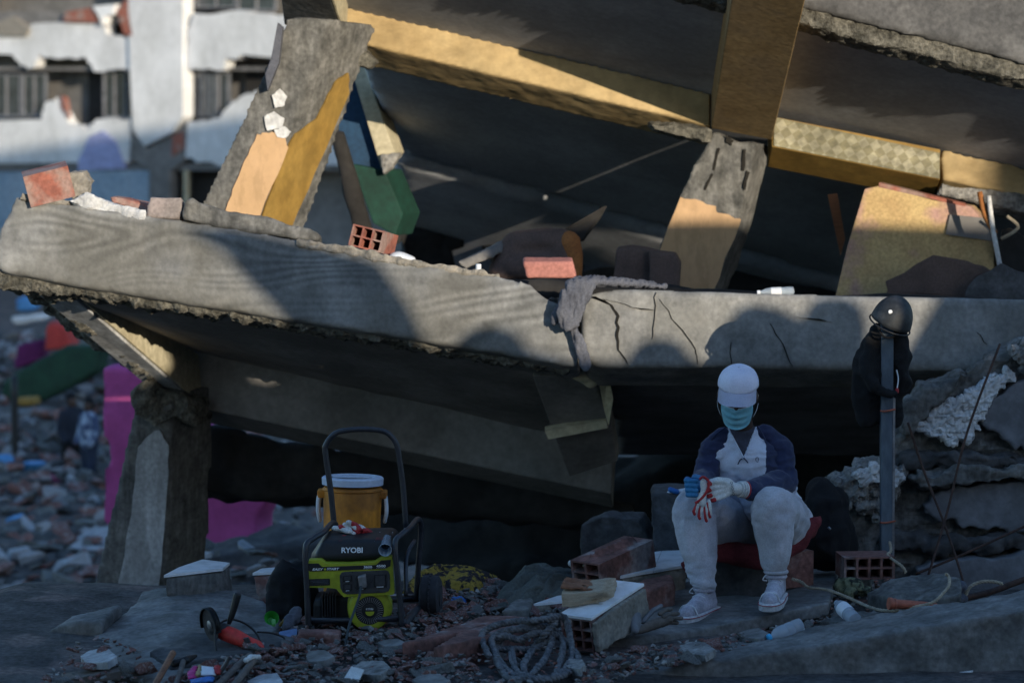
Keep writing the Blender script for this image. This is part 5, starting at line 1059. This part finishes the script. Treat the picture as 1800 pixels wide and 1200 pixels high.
# ================================================================== ANGLE GRINDER AND TOOLS
def grinder():
    Y = -1.12; T = empty('angle_grinder', P(400, 1130, Y), 'red angle grinder with black guard and side handle on the mat', 'grinder')
    bd = solid('body', [[(P(392, 1110, Y), .034), (P(412, 1118, Y - .02), .034), (P(430, 1126, Y - .04), .029)], [(P(430, 1126, Y - .04), .026), (P(452, 1134, Y - .06), .024), (P(458, 1138, Y - .065), .018)]], red_tool, T, .006, 3)
    solid('gear_head', [[(P(378, 1104, Y + .0), .03), (P(394, 1108, Y), .033)]], dark_plastic, T, .006, 2)
    Md = Matrix.Translation(P(370, 1098, Y - .01)) @ Euler((R(90), 0, R(-58))).to_matrix().to_4x4() @ Euler((R(8), 0, 0)).to_matrix().to_4x4()
    dk = lathe('cutting_disc', [(.068, -.0015), (.068, .0015)], mat('disc_grit', (.06, .055, .055), None, 9, .9, .3, 60), Md, T, 36)
    lathe('arbor_nut', [(.02, .001), (.02, .006), (.012, .01)], steel, Md, dk, 20); lathe('arbor_nut', [(.012, -.03), (.02, -.006), (.02, -.001)], steel, Md, dk, 20)
    bm = bmesh.new(); rows = []
    for a in np.linspace(-.3, math.pi + .3, 25):
        rows.append([bm.verts.new(Md @ Vector((math.cos(a) * rr, math.sin(a) * rr, zz))) for rr, zz in ((.03, -.012), (.073, -.012), (.075, .012), (.07, .013))])
    for A, C in zip(rows, rows[1:]):
        for k in range(3): bm.faces.new((A[k], A[k + 1], C[k + 1], C[k]))
    bmesh.ops.solidify(bm, geom=list(bm.faces), thickness=.002); from_bm('guard', bm, black_plastic, T, True)
    tube('side_handle', [P(402, 1096, Y - .02), P(407, 1082, Y - .02), P(413, 1062, Y - .02), P(417, 1046, Y - .02), P(418, 1042, Y - .02)], [.008, .013, .015, .016, .012], black_plastic, T, 10, 4)
    prism('grey_switch', [P(x, y, Y - .085) for x, y in ((427, 1122), (436, 1120), (440, 1128), (432, 1131))], V3(0, .02, 0), dark_plastic, bd, .002)
    prism('side_label', [onto(bd, x, y, .0015) for x, y in ((408, 1094), (418, 1098), (424, 1104), (412, 1102))], V3(0, .001, 0), black_plastic, bd)
    tube('power_cord', [P(457, 1137, Y - .06), P(466, 1148, Y - .12), P(482, 1160, Y - .16), P(478, 1150, Y - .1), P(462, 1136, Y - .02), P(450, 1112, Y + .04), P(432, 1096, Y + .06), P(408, 1088, Y + .05), P(388, 1094, Y - .04), P(379, 1110, Y - .06), P(380, 1140, Y - .1), P(386, 1152, Y - .12)], .0045, cable_m, T, 7, 7)
    tube('power_cord', [P(452, 1110, Y + .03), P(478, 1112, Y + .05), P(500, 1122, Y + .06), P(488, 1140, Y), P(470, 1158, Y - .1)], .004, cable_m, T, 7, 7)
grinder()
def stick(pts, r, m, name, label, cat='handle', rr=None):
    o = tube(name, [P(*p) if p[2] > 1 else PZ(*p) for p in pts], rr or r, m, None, 8, 4); tag(o, label, cat); return o
stick([(262, 1222, .02), (290, 1172, .06), (304, 1147, .085)], .013, wood, 'wooden_handle', 'orange-brown wooden handle poking up at the bottom left')
stick([(368, 1218, .03), (410, 1178, .04), (440, 1152, .05)], .015, wood_g, 'wooden_handle', 'thick grey wooden handle left of the loose glove tip')
stick([(402, 1216, .03), (430, 1180, .045), (446, 1160, .05)], .0135, wood_g, 'wooden_handle', 'shorter grey wooden handle ending under a white rag')
stick([(370, 1200, .04), (392, 1174, .06), (402, 1156, .07)], .009, black_plastic, 'tool_handle', 'thin black tool handle between printed packet and grey handles')
pk = empty('pickaxe', P(315, 1170, -1.3), 'dark metal hammer head with grey shaft beside the orange-brown handle', 'hammer')
solid('head', [[(PZ(306, 1166, .05), .016), (PZ(326, 1160, .06), .018), (PZ(344, 1152, .06), .008)]], black_plastic, pk, .005, 2); tube('shaft', [PZ(322, 1162, .06), PZ(314, 1190, .04), PZ(304, 1216, .03)], .011, wood_g, pk, 8)
rg = solid('white_rag', [[(PZ(432, 1160, .07), .009), (PZ(442, 1154, .07), .012), (PZ(456, 1154, .05), .01)]], glove_w, None, .004, 2, .003, 40); tag(rg, 'small white rag end draped over the grey handles', 'rag')
pkt = empty('printed_packet', P(355, 1185, -1.4), 'crumpled packet printed white, red, yellow and maroon among the tool handles', 'packet')
def strip(px, m, nm): return rough(nm, [PZ(x, y, .06 + (1190 - y) * .0012) for x, y in px], V3(.01, .03, -.01), m, pkt, .006, .004, 25)
strip([(328, 1178), (340, 1168), (346, 1168), (340, 1190), (328, 1194)], magenta, 'maroon_band'); strip([(346, 1166), (352, 1167), (350, 1184), (342, 1188)], paint_y, 'yellow_band'); strip([(352, 1168), (374, 1172), (376, 1186), (352, 1186)], jug_w, 'white_panel'); strip([(374, 1170), (383, 1168), (382, 1182), (376, 1184)], glove_r, 'red_band'); strip([(330, 1192), (374, 1187), (370, 1197), (334, 1200)], blue_p, 'blue_band')
cb = rough('cardboard', [PZ(440, 1198, .02), PZ(480, 1182, .03), PZ(536, 1174, .05), PZ(540, 1190, .03), PZ(500, 1212, .01), PZ(440, 1214, .0)], V3(0, 0, -.012), mat('grey_board', (.2, .19, .18), (.13, .125, .12), 8), None, .01, .004, 14); tag(cb, 'pale grey board scrap lying at the bottom edge left of the cable', 'board')
# litter by the bag
gc = empty('green_cup', P(478, 1090, -.8), 'small green plastic cup lying by the black bag', 'cup')
lathe('bowl', [(.012, 0), (.03, .035), (.031, .036), (.012, .004)], mat('green_plastic', (.03, .3, .03), None, 8, .5, 0, 40), MX(P(476, 1090, -.82), (R(60), R(20), 0)), gc, 20); box('stem', P(481, 1094, -.85), (.016, .012, .03), mat('pale_green', (.2, .55, .2), None, 8, .5, 0, 40), gc, .003)
o = solid('yellow_stick', [[(P(493, 1098, -.83), .008), (P(500, 1090, -.82), .009), (P(512, 1082, -.8), .009), (P(514, 1080, -.8), .007)]], paint_must, None, .004, 1); tag(o, 'short yellow plastic handle beside the green cup', 'handle')
o = solid('plastic_wrap', [[(P(504, 1100, -.85), .022), (P(512, 1090, -.82), .025), (P(522, 1076, -.8), .02)], [(P(500, 1118, -.88), .014), (P(520, 1112, -.88), .02)]], jacket_g, None, .006, 2, .01, 22, True); tag(o, 'crumpled grey-blue plastic wrap left of the generator foot', 'wrap')
o = prism('blue_card', [P(490, 1112, -.9), P(522, 1106, -.9), P(522, 1120, -.94), P(496, 1126, -.94)], V3(0, .012, .004), mat('pale_blue_card', (.16, .24, .42), None, 8), None, .002); tag(o, 'pale blue card lying under the plastic wrap', 'card')
o = solid('blue_scrap', [[(P(800, 1055, -.1), .02), (P(812, 1057, -.1), .018)], [(P(808, 1052, -.1), .016)]], blue_p, None, .006, 1, .006, 25); tag(o, 'bright blue plastic scrap behind the red brick slabs', 'scrap')
o = prism('paper_scrap', [PZ(604, 1192, .03), PZ(618, 1170, .05), PZ(640, 1176, .05), PZ(630, 1196, .03)], V3(0, 0, -.006), glove_w, None); tag(o, 'torn white paper scrap near the bottom edge by the cable', 'paper')
# ================================================================== ON AND ABOVE THE SLAB
hb = hbrick('hollow_brick', P(92, 350, 1.97), (.2, .23, .16), 102, -14, brick, 'red hollow brick perched on the left corner of the tilted slab', 2, 2, roll=-6)
rough('mortar_lump', [P(118, 304, 1.9), P(146, 302, 1.9), P(158, 320, 1.9), P(152, 350, 1.9), P(128, 352, 1.9), P(116, 330, 1.9)], V3(0, .14, 0), mortar, hb, .012, .012, 16)
rough('mortar_lump', [P(38, 340, 1.88), P(60, 338, 1.88), P(125, 352, 1.88), P(118, 362, 1.88), P(60, 352, 1.88), P(34, 352, 1.88)], V3(0, .15, -.03), mortar, hb, .012, .01, 16)
rblock('painted_rubble', [P(120, 352, 1.86), P(150, 340, 1.86), P(255, 370, 1.82), P(256, 386, 1.82), P(200, 378, 1.84), P(140, 364, 1.86)], 0, plaster_w, 'pale plaster strip along the top of the tilted slab', 'plaster', .012, .014, 14, None, V3(0, .15, -.04))
rblock('red_brick', [P(193, 345, 1.95), P(215, 348, 1.95), P(262, 360, 1.95), P(258, 374, 1.95), P(195, 356, 1.95)], 0, brick, 'flat red brick piece behind the pale plaster strip', 'brick', .01, .004, 16, None, V3(.02, .12, 0))
rblock('concrete_block', [P(262, 344, 1.82), P(320, 346, 1.82), P(318, 386, 1.82), P(255, 384, 1.82)], 0, mat('pinkish_concrete', (.3, .25, .24), (.22, .19, .18), 7), 'small pinkish grey block on the tilted slab', 'block', .014, .005, 12, None, V3(.01, .15, -.04))
rblock('rubble_lump', [P(318, 386, 1.78), P(326, 350, 1.78), P(338, 344, 1.78), P(348, 352, 1.78), P(400, 372, 1.78), P(470, 382, 1.78), P(500, 394, 1.75), P(540, 398, 1.74), P(562, 408, 1.74), P(560, 424, 1.74), P(440, 408, 1.76)], 0, concrete_w, 'long grey mortar ridge at the foot of the peach column', 'rubble', .014, .01, 12, None, V3(.0, .18, -.05))
rblock('mortar_crust', [P(520, 420, 1.69), P(620, 432, 1.66), P(700, 452, 1.63), P(800, 468, 1.6), P(880, 482, 1.57), P(880, 490, 1.57), P(700, 464, 1.62), P(520, 432, 1.69)], 0, mortar, 'crumbly mortar crust along the middle of the slab edge', 'mortar', .011, .012, 20, None, V3(0, .14, -.05))
hbrick('hollow_brick', P(652, 441, 1.82), (.17, .24, .11), -16, -8, brick, 'red hollow brick on the slab, its six square holes facing us', 3, 2, roll=12)
o = solid('white_bowl', [[(P(700, 452, 1.75), (.05, .05, .03)), (P(716, 456, 1.75), (.045, .045, .022))]], jug_w, None, .007, 2); tag(o, 'white upturned bowl beside the six-holed red brick', 'bowl')
o = lathe('white_tube', [(.013, 0), (.014, .004), (.014, .036), (.011, .04)], jug_w, MX(P(841, 478, 1.6)), None, 16); tag(o, 'tiny white tube standing on the slab edge', 'tube')
rblock('red_brick', [P(918, 460, 1.68), P(1006, 460, 1.68), P(1014, 490, 1.68), P(926, 490, 1.68)], 0, mat('pink_brick', (.42, .17, .14), (.34, .14, .115), 9), 'pinkish red brick lying on the slab left of the scarf', 'brick', .01, .003, 16, None, V3(.0, .11, .02))
ch_ = empty('armchair', P(950, 480, 2.6), 'brown armchair back with orange side lying behind the slab edge', 'armchair')
solid('back', [[(P(880, 480, 2.7), .07), (P(905, 430, 2.75), .07), (P(945, 425, 2.75), .08), (P(985, 425, 2.75), .08), (P(985, 485, 2.7), .07)], [(P(900, 470, 2.7), .08), (P(980, 470, 2.7), .08)]], tan_cloth, ch_, .014, 4, .006, 8)
solid('orange_side', [[(P(1000, 426, 2.72), .065), (P(1006, 450, 2.72), .062), (P(1004, 490, 2.72), .06)]], tan_side, ch_, .012, 3)

for lab_, c in (('dark brown cushion standing left of the second column', [(1082, 438), (1108, 434), (1150, 440), (1160, 510), (1075, 510)]), ('dark brown cushion leaning on the second column', [(1140, 440), (1186, 446), (1196, 462), (1194, 510), (1140, 510)])):
    o = rough('sofa_cushion', [P(x, y, 2.7 if '(' and c[0][0] < 1100 else 2.62) for x, y in c], V3(.02, .2, 0), tan_cloth, None, .016, .006, 6); tag(o, lab_, 'cushion')
o = prism('dark_board', [P(975, 412, 3.2), P(1062, 362, 3.3), P(1050, 384, 3.3), P(1020, 425, 3.2)], V3(.02, .03, 0), dark, None, .003); tag(o, 'black triangular board sticking up behind the armchair', 'board')
rblock('debris_beam', [P(800, 462, 2.5), P(880, 425, 2.7), P(1000, 408, 2.9), P(1010, 420, 2.9), P(890, 440, 2.7), P(820, 475, 2.5)], 0, under, 'dusty slanting timber left of the armchair', 'timber', .02, .008, 6, None, V3(0, .15, 0))
def scarf():
    F_ = (.045, .04, .014)
    T = solid('scarf', [[(P(1162, 503, 1.62), (.03, .04, .008)), (P(1120, 499, 1.58), F_), (P(1075, 495, 1.54), (.05, .05, .018)), (P(1035, 494, 1.5), (.05, .05, .024)), (P(1012, 500, 1.45), (.045, .04, .03))],
                        [(P(1018, 500, 1.44), (.04, .03, .03)), (P(1000, 520, 1.42), (.045, .025, .04)), (P(993, 548, 1.42), (.04, .022, .04)), (P(998, 572, 1.43), (.03, .02, .025))], [(P(1034, 503, 1.45), (.03, .02, .02)), (P(1020, 530, 1.43), (.026, .018, .04)), (P(1008, 566, 1.43), (.024, .018, .03))],
                        [(P(1006, 575, 1.45), (.02, .015, .02)), (P(1018, 606, 1.46), (.024, .014, .04)), (P(1030, 640, 1.47), (.02, .012, .03))], [(P(985, 545, 1.45), (.02, .015, .03)), (P(975, 560, 1.46), (.014, .012, .03))]], jacket_g, None, .007, 1)
    displace(T, .009, (34, 20, 8), 2, True); displace(T, .004, (60, 40, 14), 2, True, seed=4); T.data.polygons.foreach_set('use_smooth', [True] * len(T.data.polygons))
    tag(T, 'grey-blue scarf draped over the broken joint of the slab', 'scarf')
scarf()
# right part of the storey: fallen wall panel, pipes, boards
PNp = [(1520, 332), (1548, 326), (1640, 352), (1704, 362), (1740, 400), (1748, 440), (1745, 520), (1468, 520), (1490, 430)]
fp = empty('fallen_wall_panel', P(1600, 510, 3.3), 'leaning cream-yellow wall panel at the right of the upper storey', 'panel')
prism('panel_face', [P(x, y, 3.3 + (430 - y) * .0012) for x, y in PNp], V3(.05, .12, 0), mat('stained_cream', (.5, .36, .17), (.42, .28, .13), 5, third=(.4, .24, .2), tscale=3), fp, .006)
prism('brick_edge', [P(1545, 321, 3.42), P(1690, 357, 3.38), P(1700, 364, 3.38), P(1545, 329, 3.42)], V3(.03, .08, 0), brick, fp)
prism('grey_mesh', [P(1670, 377, 3.345), P(1738, 384, 3.34), P(1746, 424, 3.29), P(1662, 412, 3.30)], V3(0, .006, 0), facade_g, fp)
for pts, r, m_, nm, lab_ in (([(1738, 345, 3.1), (1745, 400, 3.05), (1760, 480, 3.0)], .014, plaster_w, 'white_pipe', 'thin white pipe in front of the leaning cream-yellow panel'), ([(1722, 338, 3.15), (1732, 380, 3.1), (1750, 410, 3.05)], .016, tan_side, 'bent_pipe', 'bent brown pipe left of the white pipe'), ([(1760, 420, 3.1), (1790, 400, 3.1), (1770, 380, 3.12)], .01, cord_m, 'curled_hose', 'curled tan hose at the right edge of the upper storey')):
    stick(pts, r, m_, nm, lab_, 'pipe')
o = prism('brown_board', [P(1455, 342, 3.9), P(1472, 340, 3.9), P(1486, 420, 3.9), P(1478, 450, 3.9)], V3(0, .03, 0), wood, None, .003); tag(o, 'narrow reddish board standing left of the leaning panel', 'board')
for k, (c, Yc, m_, lab_) in enumerate((([(1556, 494), (1640, 448), (1700, 458), (1745, 480), (1740, 525), (1556, 525)], 2.75, tan_cloth, 'dark board lying across the foot of the leaning panel'), ([(1700, 505), (1760, 462), (1830, 486), (1840, 535), (1700, 535)], 2.6, concrete_d, 'dark broken slab at the right end of the upper storey'), ([(1745, 420), (1775, 400), (1830, 440), (1830, 480), (1760, 470)], 3.2, dark, 'black twisted sheet behind the white pipe'))):
    o = prism('fallen_board', jag([P(x, y, Yc) for x, y in c], 3, .02, True, k), V3(.05, .18, -.02), m_, None, .006); tag(o, lab_, 'board')
# ================================================================== FAR LEFT
o = rough('pink_wall', [P(176, 640, 9), P(240, 640, 9), P(475, 880, 9), P(450, 920, 9), P(470, 975, 9), P(340, 1010, 9), P(178, 920, 9), P(186, 800, 9)], V3(.1, .25, 0), pink, None, .05, .02, 3); tag(o, 'broken pink wall seen behind the white-faced column', 'wall')
def far_box(px, Y, th, m, name, label, cat, am=.03):
    o = rough(name, [P(x, y, Y) for x, y in px], V3(.1, th, 0), m, None, max(.05, th * .12), am, 2); tag(o, label, cat); return o
far_box([(8, 668), (120, 606), (184, 608), (170, 655), (75, 706), (0, 700)], 34, .5, green_m, 'green_awning', 'dark green awning left of the pink wall', 'awning')
far_box([(82, 566), (112, 572), (128, 612), (76, 616)], 38, .4, red_sheet, 'red_sheet', 'red sheet above the green awning', 'sheet')
far_box([(30, 606), (76, 596), (74, 632), (24, 650)], 38.5, .4, mat('plum_cloth', (.13, .015, .1), None, 3), 'plum_cloth', 'plum coloured cloth left of the red sheet', 'cloth')
far_box([(28, 528), (44, 522), (58, 540), (50, 548), (30, 546)], 40, .4, tarp_blue, 'blue_tarpaulin', 'small blue tarpaulin near the slab corner at far left', 'tarpaulin')
far_box([(20, 558), (76, 550), (80, 562), (24, 572)], 40, .3, facade_w, 'pale_hoarding', 'pale hoarding below the small blue tarpaulin', 'hoarding')
far_box([(-120, 735), (60, 726), (100, 750), (98, 792), (30, 806), (-120, 815)], 32, 1.2, facade_g, 'grey_cabin', 'long grey cabin wall at the far left edge', 'cabin')
far_box([(28, 700), (58, 698), (58, 714), (28, 716)], 33, .3, paint_must, 'yellow_crate', 'yellow crate under the green awning', 'crate')
o = tube('lamp_post', [P(25, 660, 27), P(26, 740, 27), P(27, 830, 27)], .05, black_plastic, None, 8, 2); tag(o, 'dark post in front of the grey cabin at far left', 'post')
bl = empty('blue_barrel', P(62, 850, 26), 'blue barrel beside the dark post in the far rubble', 'barrel')
lathe('drum', [(.14, 0), (.15, .02), (.155, .15), (.15, .3), (.14, .32)], mat('barrel_blue', (.03, .12, .2), None, 5), MX(P(62, 856, 26)), bl, 24); lathe('lid', [(.145, .32), (.15, .325), (.15, .345), (.13, .35)], tarp_blue, MX(P(62, 856, 26)), bl, 24)
mg = empty('magenta_basket', P(88, 868, 25), 'bright magenta basket in front of the blue barrel', 'basket')
lathe('bowl', [(.1, 0), (.13, .15), (.14, .2), (.125, .2), (.09, .02)], magenta, MX(P(88, 870, 25)), mg, 20); tube('handle', [P(76, 845, 25), P(88, 834, 25), P(100, 845, 25)], .015, magenta, mg, 6)
o = solid('dark_sack', [[(P(22, 836, 26), .1), (P(30, 842, 26), .12)], [(P(26, 820, 26), .08)]], black_cloth, None, .04, 2); tag(o, 'dark sack beside the post, left of the blue barrel', 'sack')
o = solid('blue_sheet', [[(P(-10, 815, 26.5), .12), (P(12, 812, 26.5), .1)]], tarp_blue, None, .04, 2, .03, 3); tag(o, 'blue sheet at the far left edge above the dark sack', 'sheet')
def far_person(px, foot, top, Y, shirt, trous, label, turn):
    s = (P(px, top, Y) - P(px, foot, Y)).length / 1.72; b = P(px, foot, Y); T = empty('person', b, label, 'person'); c, sn = math.cos(turn), math.sin(turn)
    q = lambda x, y, z: b + V3(x * c - y * sn, x * sn + y * c, z) * s
    solid('body', [[(q(0, 0, 1.61), .1 * s), (q(0, -.02, 1.56), .085 * s)], [(q(0, 0, 1.5), .055 * s), (q(0, 0, 1.3), .13 * s), (q(0, 0, 1.0), .14 * s)], [(q(-.1, 0, .95), .09 * s), (q(-.1, 0, .5), .065 * s), (q(-.1, 0, .08), .045 * s)], [(q(.1, 0, .95), .09 * s), (q(.12, -.05, .5), .065 * s), (q(.12, .05, .08), .045 * s)], [(q(-.18, 0, 1.38), .055 * s), (q(-.24, -.02, 1.1), .045 * s), (q(-.2, -.15, .9), .04 * s)], [(q(.18, 0, 1.38), .055 * s), (q(.24, -.02, 1.1), .045 * s), (q(.2, -.15, .9), .04 * s)]], skin, T, .03, 2)
    solid('shirt', [[(q(0, 0, 1.42), .12 * s), (q(0, 0, 1.25), .165 * s), (q(0, 0, .95), .165 * s)], [(q(-.18, 0, 1.4), .07 * s), (q(-.25, -.02, 1.1), .06 * s), (q(-.21, -.14, .92), .05 * s)], [(q(.18, 0, 1.4), .07 * s), (q(.25, -.02, 1.1), .06 * s), (q(.21, -.14, .92), .05 * s)]], shirt, T, .03, 2)
    solid('trousers', [[(q(-.1, 0, .95), .115 * s), (q(-.1, 0, .5), .085 * s), (q(-.1, 0, .1), .065 * s)], [(q(.1, 0, .95), .115 * s), (q(.12, -.05, .5), .085 * s), (q(.12, .05, .1), .065 * s)]], trous, T, .03, 2)
    solid('shoe', [[(q(-.1, .03, .04), .05 * s), (q(-.1, -.16, .03), .045 * s)]], black_plastic, T, .03, 1); solid('shoe', [[(q(.12, .08, .04), .05 * s), (q(.12, -.11, .03), .045 * s)]], black_plastic, T, .03, 1)
    solid('hair', [[(q(0, .015, 1.66), .1 * s), (q(0, .03, 1.6), .1 * s)]], black_cloth, T, .03, 1)
far_person(128, 868, 692, 27, mat('dark_blue_coat', (.015, .02, .035), None, 4), black_cloth, 'blurred standing person in dark clothes, left of the pink wall', .6)
far_person(158, 872, 700, 26, mat('checked_shirt', (.3, .36, .46), (.05, .07, .14), 9, lo=.47, hi=.53), mat('dark_jeans', (.02, .03, .06), None, 4), 'blurred standing person in a pale checked shirt beside the pink wall', -.8)
# ================================================================== RUBBLE
def scatter_stuff(name, label, spots, m, seed, flat=.55):
    rn = random.Random(seed); Vs, Fs, mi = [], [], []
    base = []
    for k in range(14):
        bm = rock(rn, (1, rn.uniform(.5, .9), rn.uniform(.25, flat)), 10); base.append(([v.co.copy() for v in bm.verts], [[v.index for v in f.verts] for f in bm.faces])) if (bm.verts.index_update() or True) else None; bm.free()
    for p, s, mm in spots:
        vs_, fs_ = rn.choice(base); Rm = Euler((rn.uniform(-.5, .5), rn.uniform(-.5, .5), rn.uniform(0, 6.3))).to_matrix(); n = len(Vs)
        Vs += [p + Rm @ (v * s) for v in vs_]; Fs += [tuple(i + n for i in f) for f in fs_]; mi += [mm] * len(fs_)
    me = bpy.data.meshes.new(name); me.from_pydata([tuple(v) for v in Vs], [], Fs)
    for x in m: me.materials.append(x)
    me.polygons.foreach_set('material_index', mi); me.update()
    o = link(name, me, None); tag(o, label, None, None, 'stuff'); return o
def inpoly(x, y, pg):
    c = False; j = len(pg) - 1
    for i in range(len(pg)):
        if (pg[i][1] > y) != (pg[j][1] > y) and x < (pg[j][0] - pg[i][0]) * (y - pg[i][1]) / (pg[j][1] - pg[i][1]) + pg[i][0]: c = not c
        j = i
    return c
AREA = [[(250, 1215), (470, 1120), (520, 1085), (740, 1060), (760, 1040), (860, 1030), (1000, 1060), (1010, 1160), (900, 1215)], [(740, 1035), (880, 1015), (900, 1080), (740, 1095)], [(1000, 1215), (1040, 1150), (1300, 1112), (1460, 1085), (1420, 1105), (1250, 1150), (1050, 1200)], [(60, 1215), (150, 1110), (260, 1140), (250, 1215)], [(1440, 1090), (1480, 1010), (1700, 1030), (1640, 1060)]]
rn = random.Random(21); CH = []
for pg, n in zip(AREA, (2600, 400, 500, 160, 260)):
    x0, x1 = min(p[0] for p in pg), max(p[0] for p in pg); y0, y1 = min(p[1] for p in pg), max(p[1] for p in pg); k = 0
    while k < n:
        x, y = rn.uniform(x0, x1), rn.uniform(y0, y1)
        if inpoly(x, y, pg) and not (845 < x < 1012 and 1085 < y < 1195 and rn.random() < .75): CH.append((PZ(x, y, rn.uniform(-.01, .03)), rn.uniform(.008, .024), rn.choice((0, 0, 1, 1, 1, 3, 3)))); k += 1
scatter_stuff('rubble_chips', 'small grey and red rubble chips strewn over the heap', CH, [concrete_w, brick_d, concrete_d, broken_l], 5)
# larger fragments one by one
FR = []
src = {}
for mname, m_ in (('concrete', concrete_w), ('brick', brick_d), ('pale', broken_l)):
    for k in range(5):
        bm = rock(rn, (1, rn.uniform(.6, .95), rn.uniform(.3, .6)), 12); bmesh.ops.bevel(bm, geom=list(bm.edges), offset=.03, segments=1, affect='EDGES'); bmesh.ops.recalc_face_normals(bm, faces=bm.faces)
        me = bpy.data.meshes.new('fragment'); bm.to_mesh(me); bm.free(); me.materials.append(m_); src.setdefault(mname, []).append(me)
def frag(p, s, kind, group, labels, nm):
    o = bpy.data.objects.new(nm[kind], rn.choice(src[kind])); COL.objects.link(o); o.location = p; o.scale = (s, s, s); o.rotation_euler = (rn.uniform(-.4, .4), rn.uniform(-.4, .4), rn.uniform(0, 6.3))
    tag(o, labels[kind], 'rubble', group + ' of ' + kind); return o
NM = {'concrete': 'concrete_fragment', 'brick': 'brick_fragment', 'pale': 'plaster_fragment'}
LB = {'concrete': 'fist-sized grey concrete fragment on the rubble in the foreground', 'brick': 'fist-sized red brick fragment on the rubble in the foreground', 'pale': 'fist-sized pale mortar fragment on the rubble in the foreground'}
WH = ('on the heap round the generator and the rope', 'behind the red brick slabs near the generator wheel', 'in the strip between thin slab and dark beam', 'on the tilted slab at lower left', 'round the flat stone slab at right')
for pg, n, wh in zip(AREA, (190, 30, 26, 10, 16), WH):
    x0, x1 = min(p[0] for p in pg), max(p[0] for p in pg); y0, y1 = min(p[1] for p in pg), min(1198, max(p[1] for p in pg)); k = 0
    while k < n:
        x, y = rn.uniform(x0, x1), rn.uniform(y0, y1)
        if inpoly(x, y, pg) and not (835 < x < 1020 and 1075 < y < 1200): frag(PZ(x, y, rn.uniform(0, .03)), rn.uniform(.028, .075), rn.choice(('concrete', 'brick', 'pale', 'brick')), 'fragments ' + wh, {a: b.replace('on the rubble in the foreground', wh) for a, b in LB.items()}, NM); k += 1
# far rubble field
FM = [mat('far_pale', (.26, .26, .27), None, 3), concrete_w, brick_d, concrete_d, mat('far_plaster', (.36, .36, .38), None, 3), tarp_blue, mat('far_red', (.33, .05, .05), None, 3)]
SP = []
for k in range(2600):
    d = rn.uniform(18, 60); x = rn.uniform(-.20, -.06) * d; y = CAM.y + d; z = gz(x, y)
    SP.append((V3(x, y, z + rn.uniform(0, .15)), rn.uniform(.06, .22) * (1 if d < 35 else 1.4), rn.choice((0, 1, 1, 2, 2, 3, 3, 3, 4))))
scatter_stuff('far_rubble', 'blurred rubble field far below at the left', SP, FM, 9)
src['far_white'] = []; src['far_red'] = []; src['far_blue'] = []; src['far_grey'] = []; src['far_brick'] = []
for kk, m_ in (('far_white', FM[4]), ('far_red', FM[6]), ('far_blue', FM[5]), ('far_grey', FM[1]), ('far_brick', FM[2])):
    for k in range(3):
        bm = rock(rn, (1, rn.uniform(.35, .7), rn.uniform(.15, .4)), 10); me = bpy.data.meshes.new('fragment'); bm.to_mesh(me); bm.free(); me.materials.append(m_); src[kk].append(me)
LF = {'far_white': 'blurred white slab shard in the far rubble at lower left', 'far_red': 'blurred red scrap in the far rubble at lower left', 'far_blue': 'blurred blue scrap in the far rubble at lower left', 'far_grey': 'blurred grey concrete chunk in the far rubble at lower left', 'far_brick': 'blurred brown brick chunk in the far rubble at lower left'}
NF = {'far_white': 'slab_shard', 'far_red': 'red_scrap', 'far_blue': 'blue_scrap', 'far_grey': 'concrete_fragment', 'far_brick': 'brick_fragment'}
for k in range(85):
    px, py = rn.uniform(-20, 185), rn.uniform(875, 1150); d = ray(px, py); t = (-2.75 - CAM.z) / d.z; p = CAM + d * t
    frag(p, rn.uniform(.12, .42), rn.choice(('far_white', 'far_white', 'far_grey', 'far_grey', 'far_brick', 'far_brick', 'far_white', 'far_grey', 'far_red' if k % 3 else 'far_blue')), 'far fragments', LF, NF)
for k in range(26):
    px, py = rn.uniform(345, 530), rn.uniform(955, 1015); p = P(px, py, rn.uniform(6, 8.2)); frag(p, rn.uniform(.06, .2), rn.choice(('far_white', 'far_grey', 'far_brick', 'far_grey')), 'fragments under the slab', {a: b.replace('in the far rubble at lower left', 'heaped in front of the pink wall') for a, b in LF.items()}, NF)
o = rough('rubble_heap', [P(330, 990, 7.4), P(400, 966, 7.4), P(520, 952, 7.4), P(640, 960, 7.4), P(640, 1080, 7.0), P(330, 1080, 7.0)], V3(0, .8, 0), earth, None, .06, .06, 3); tag(o, kind='structure')
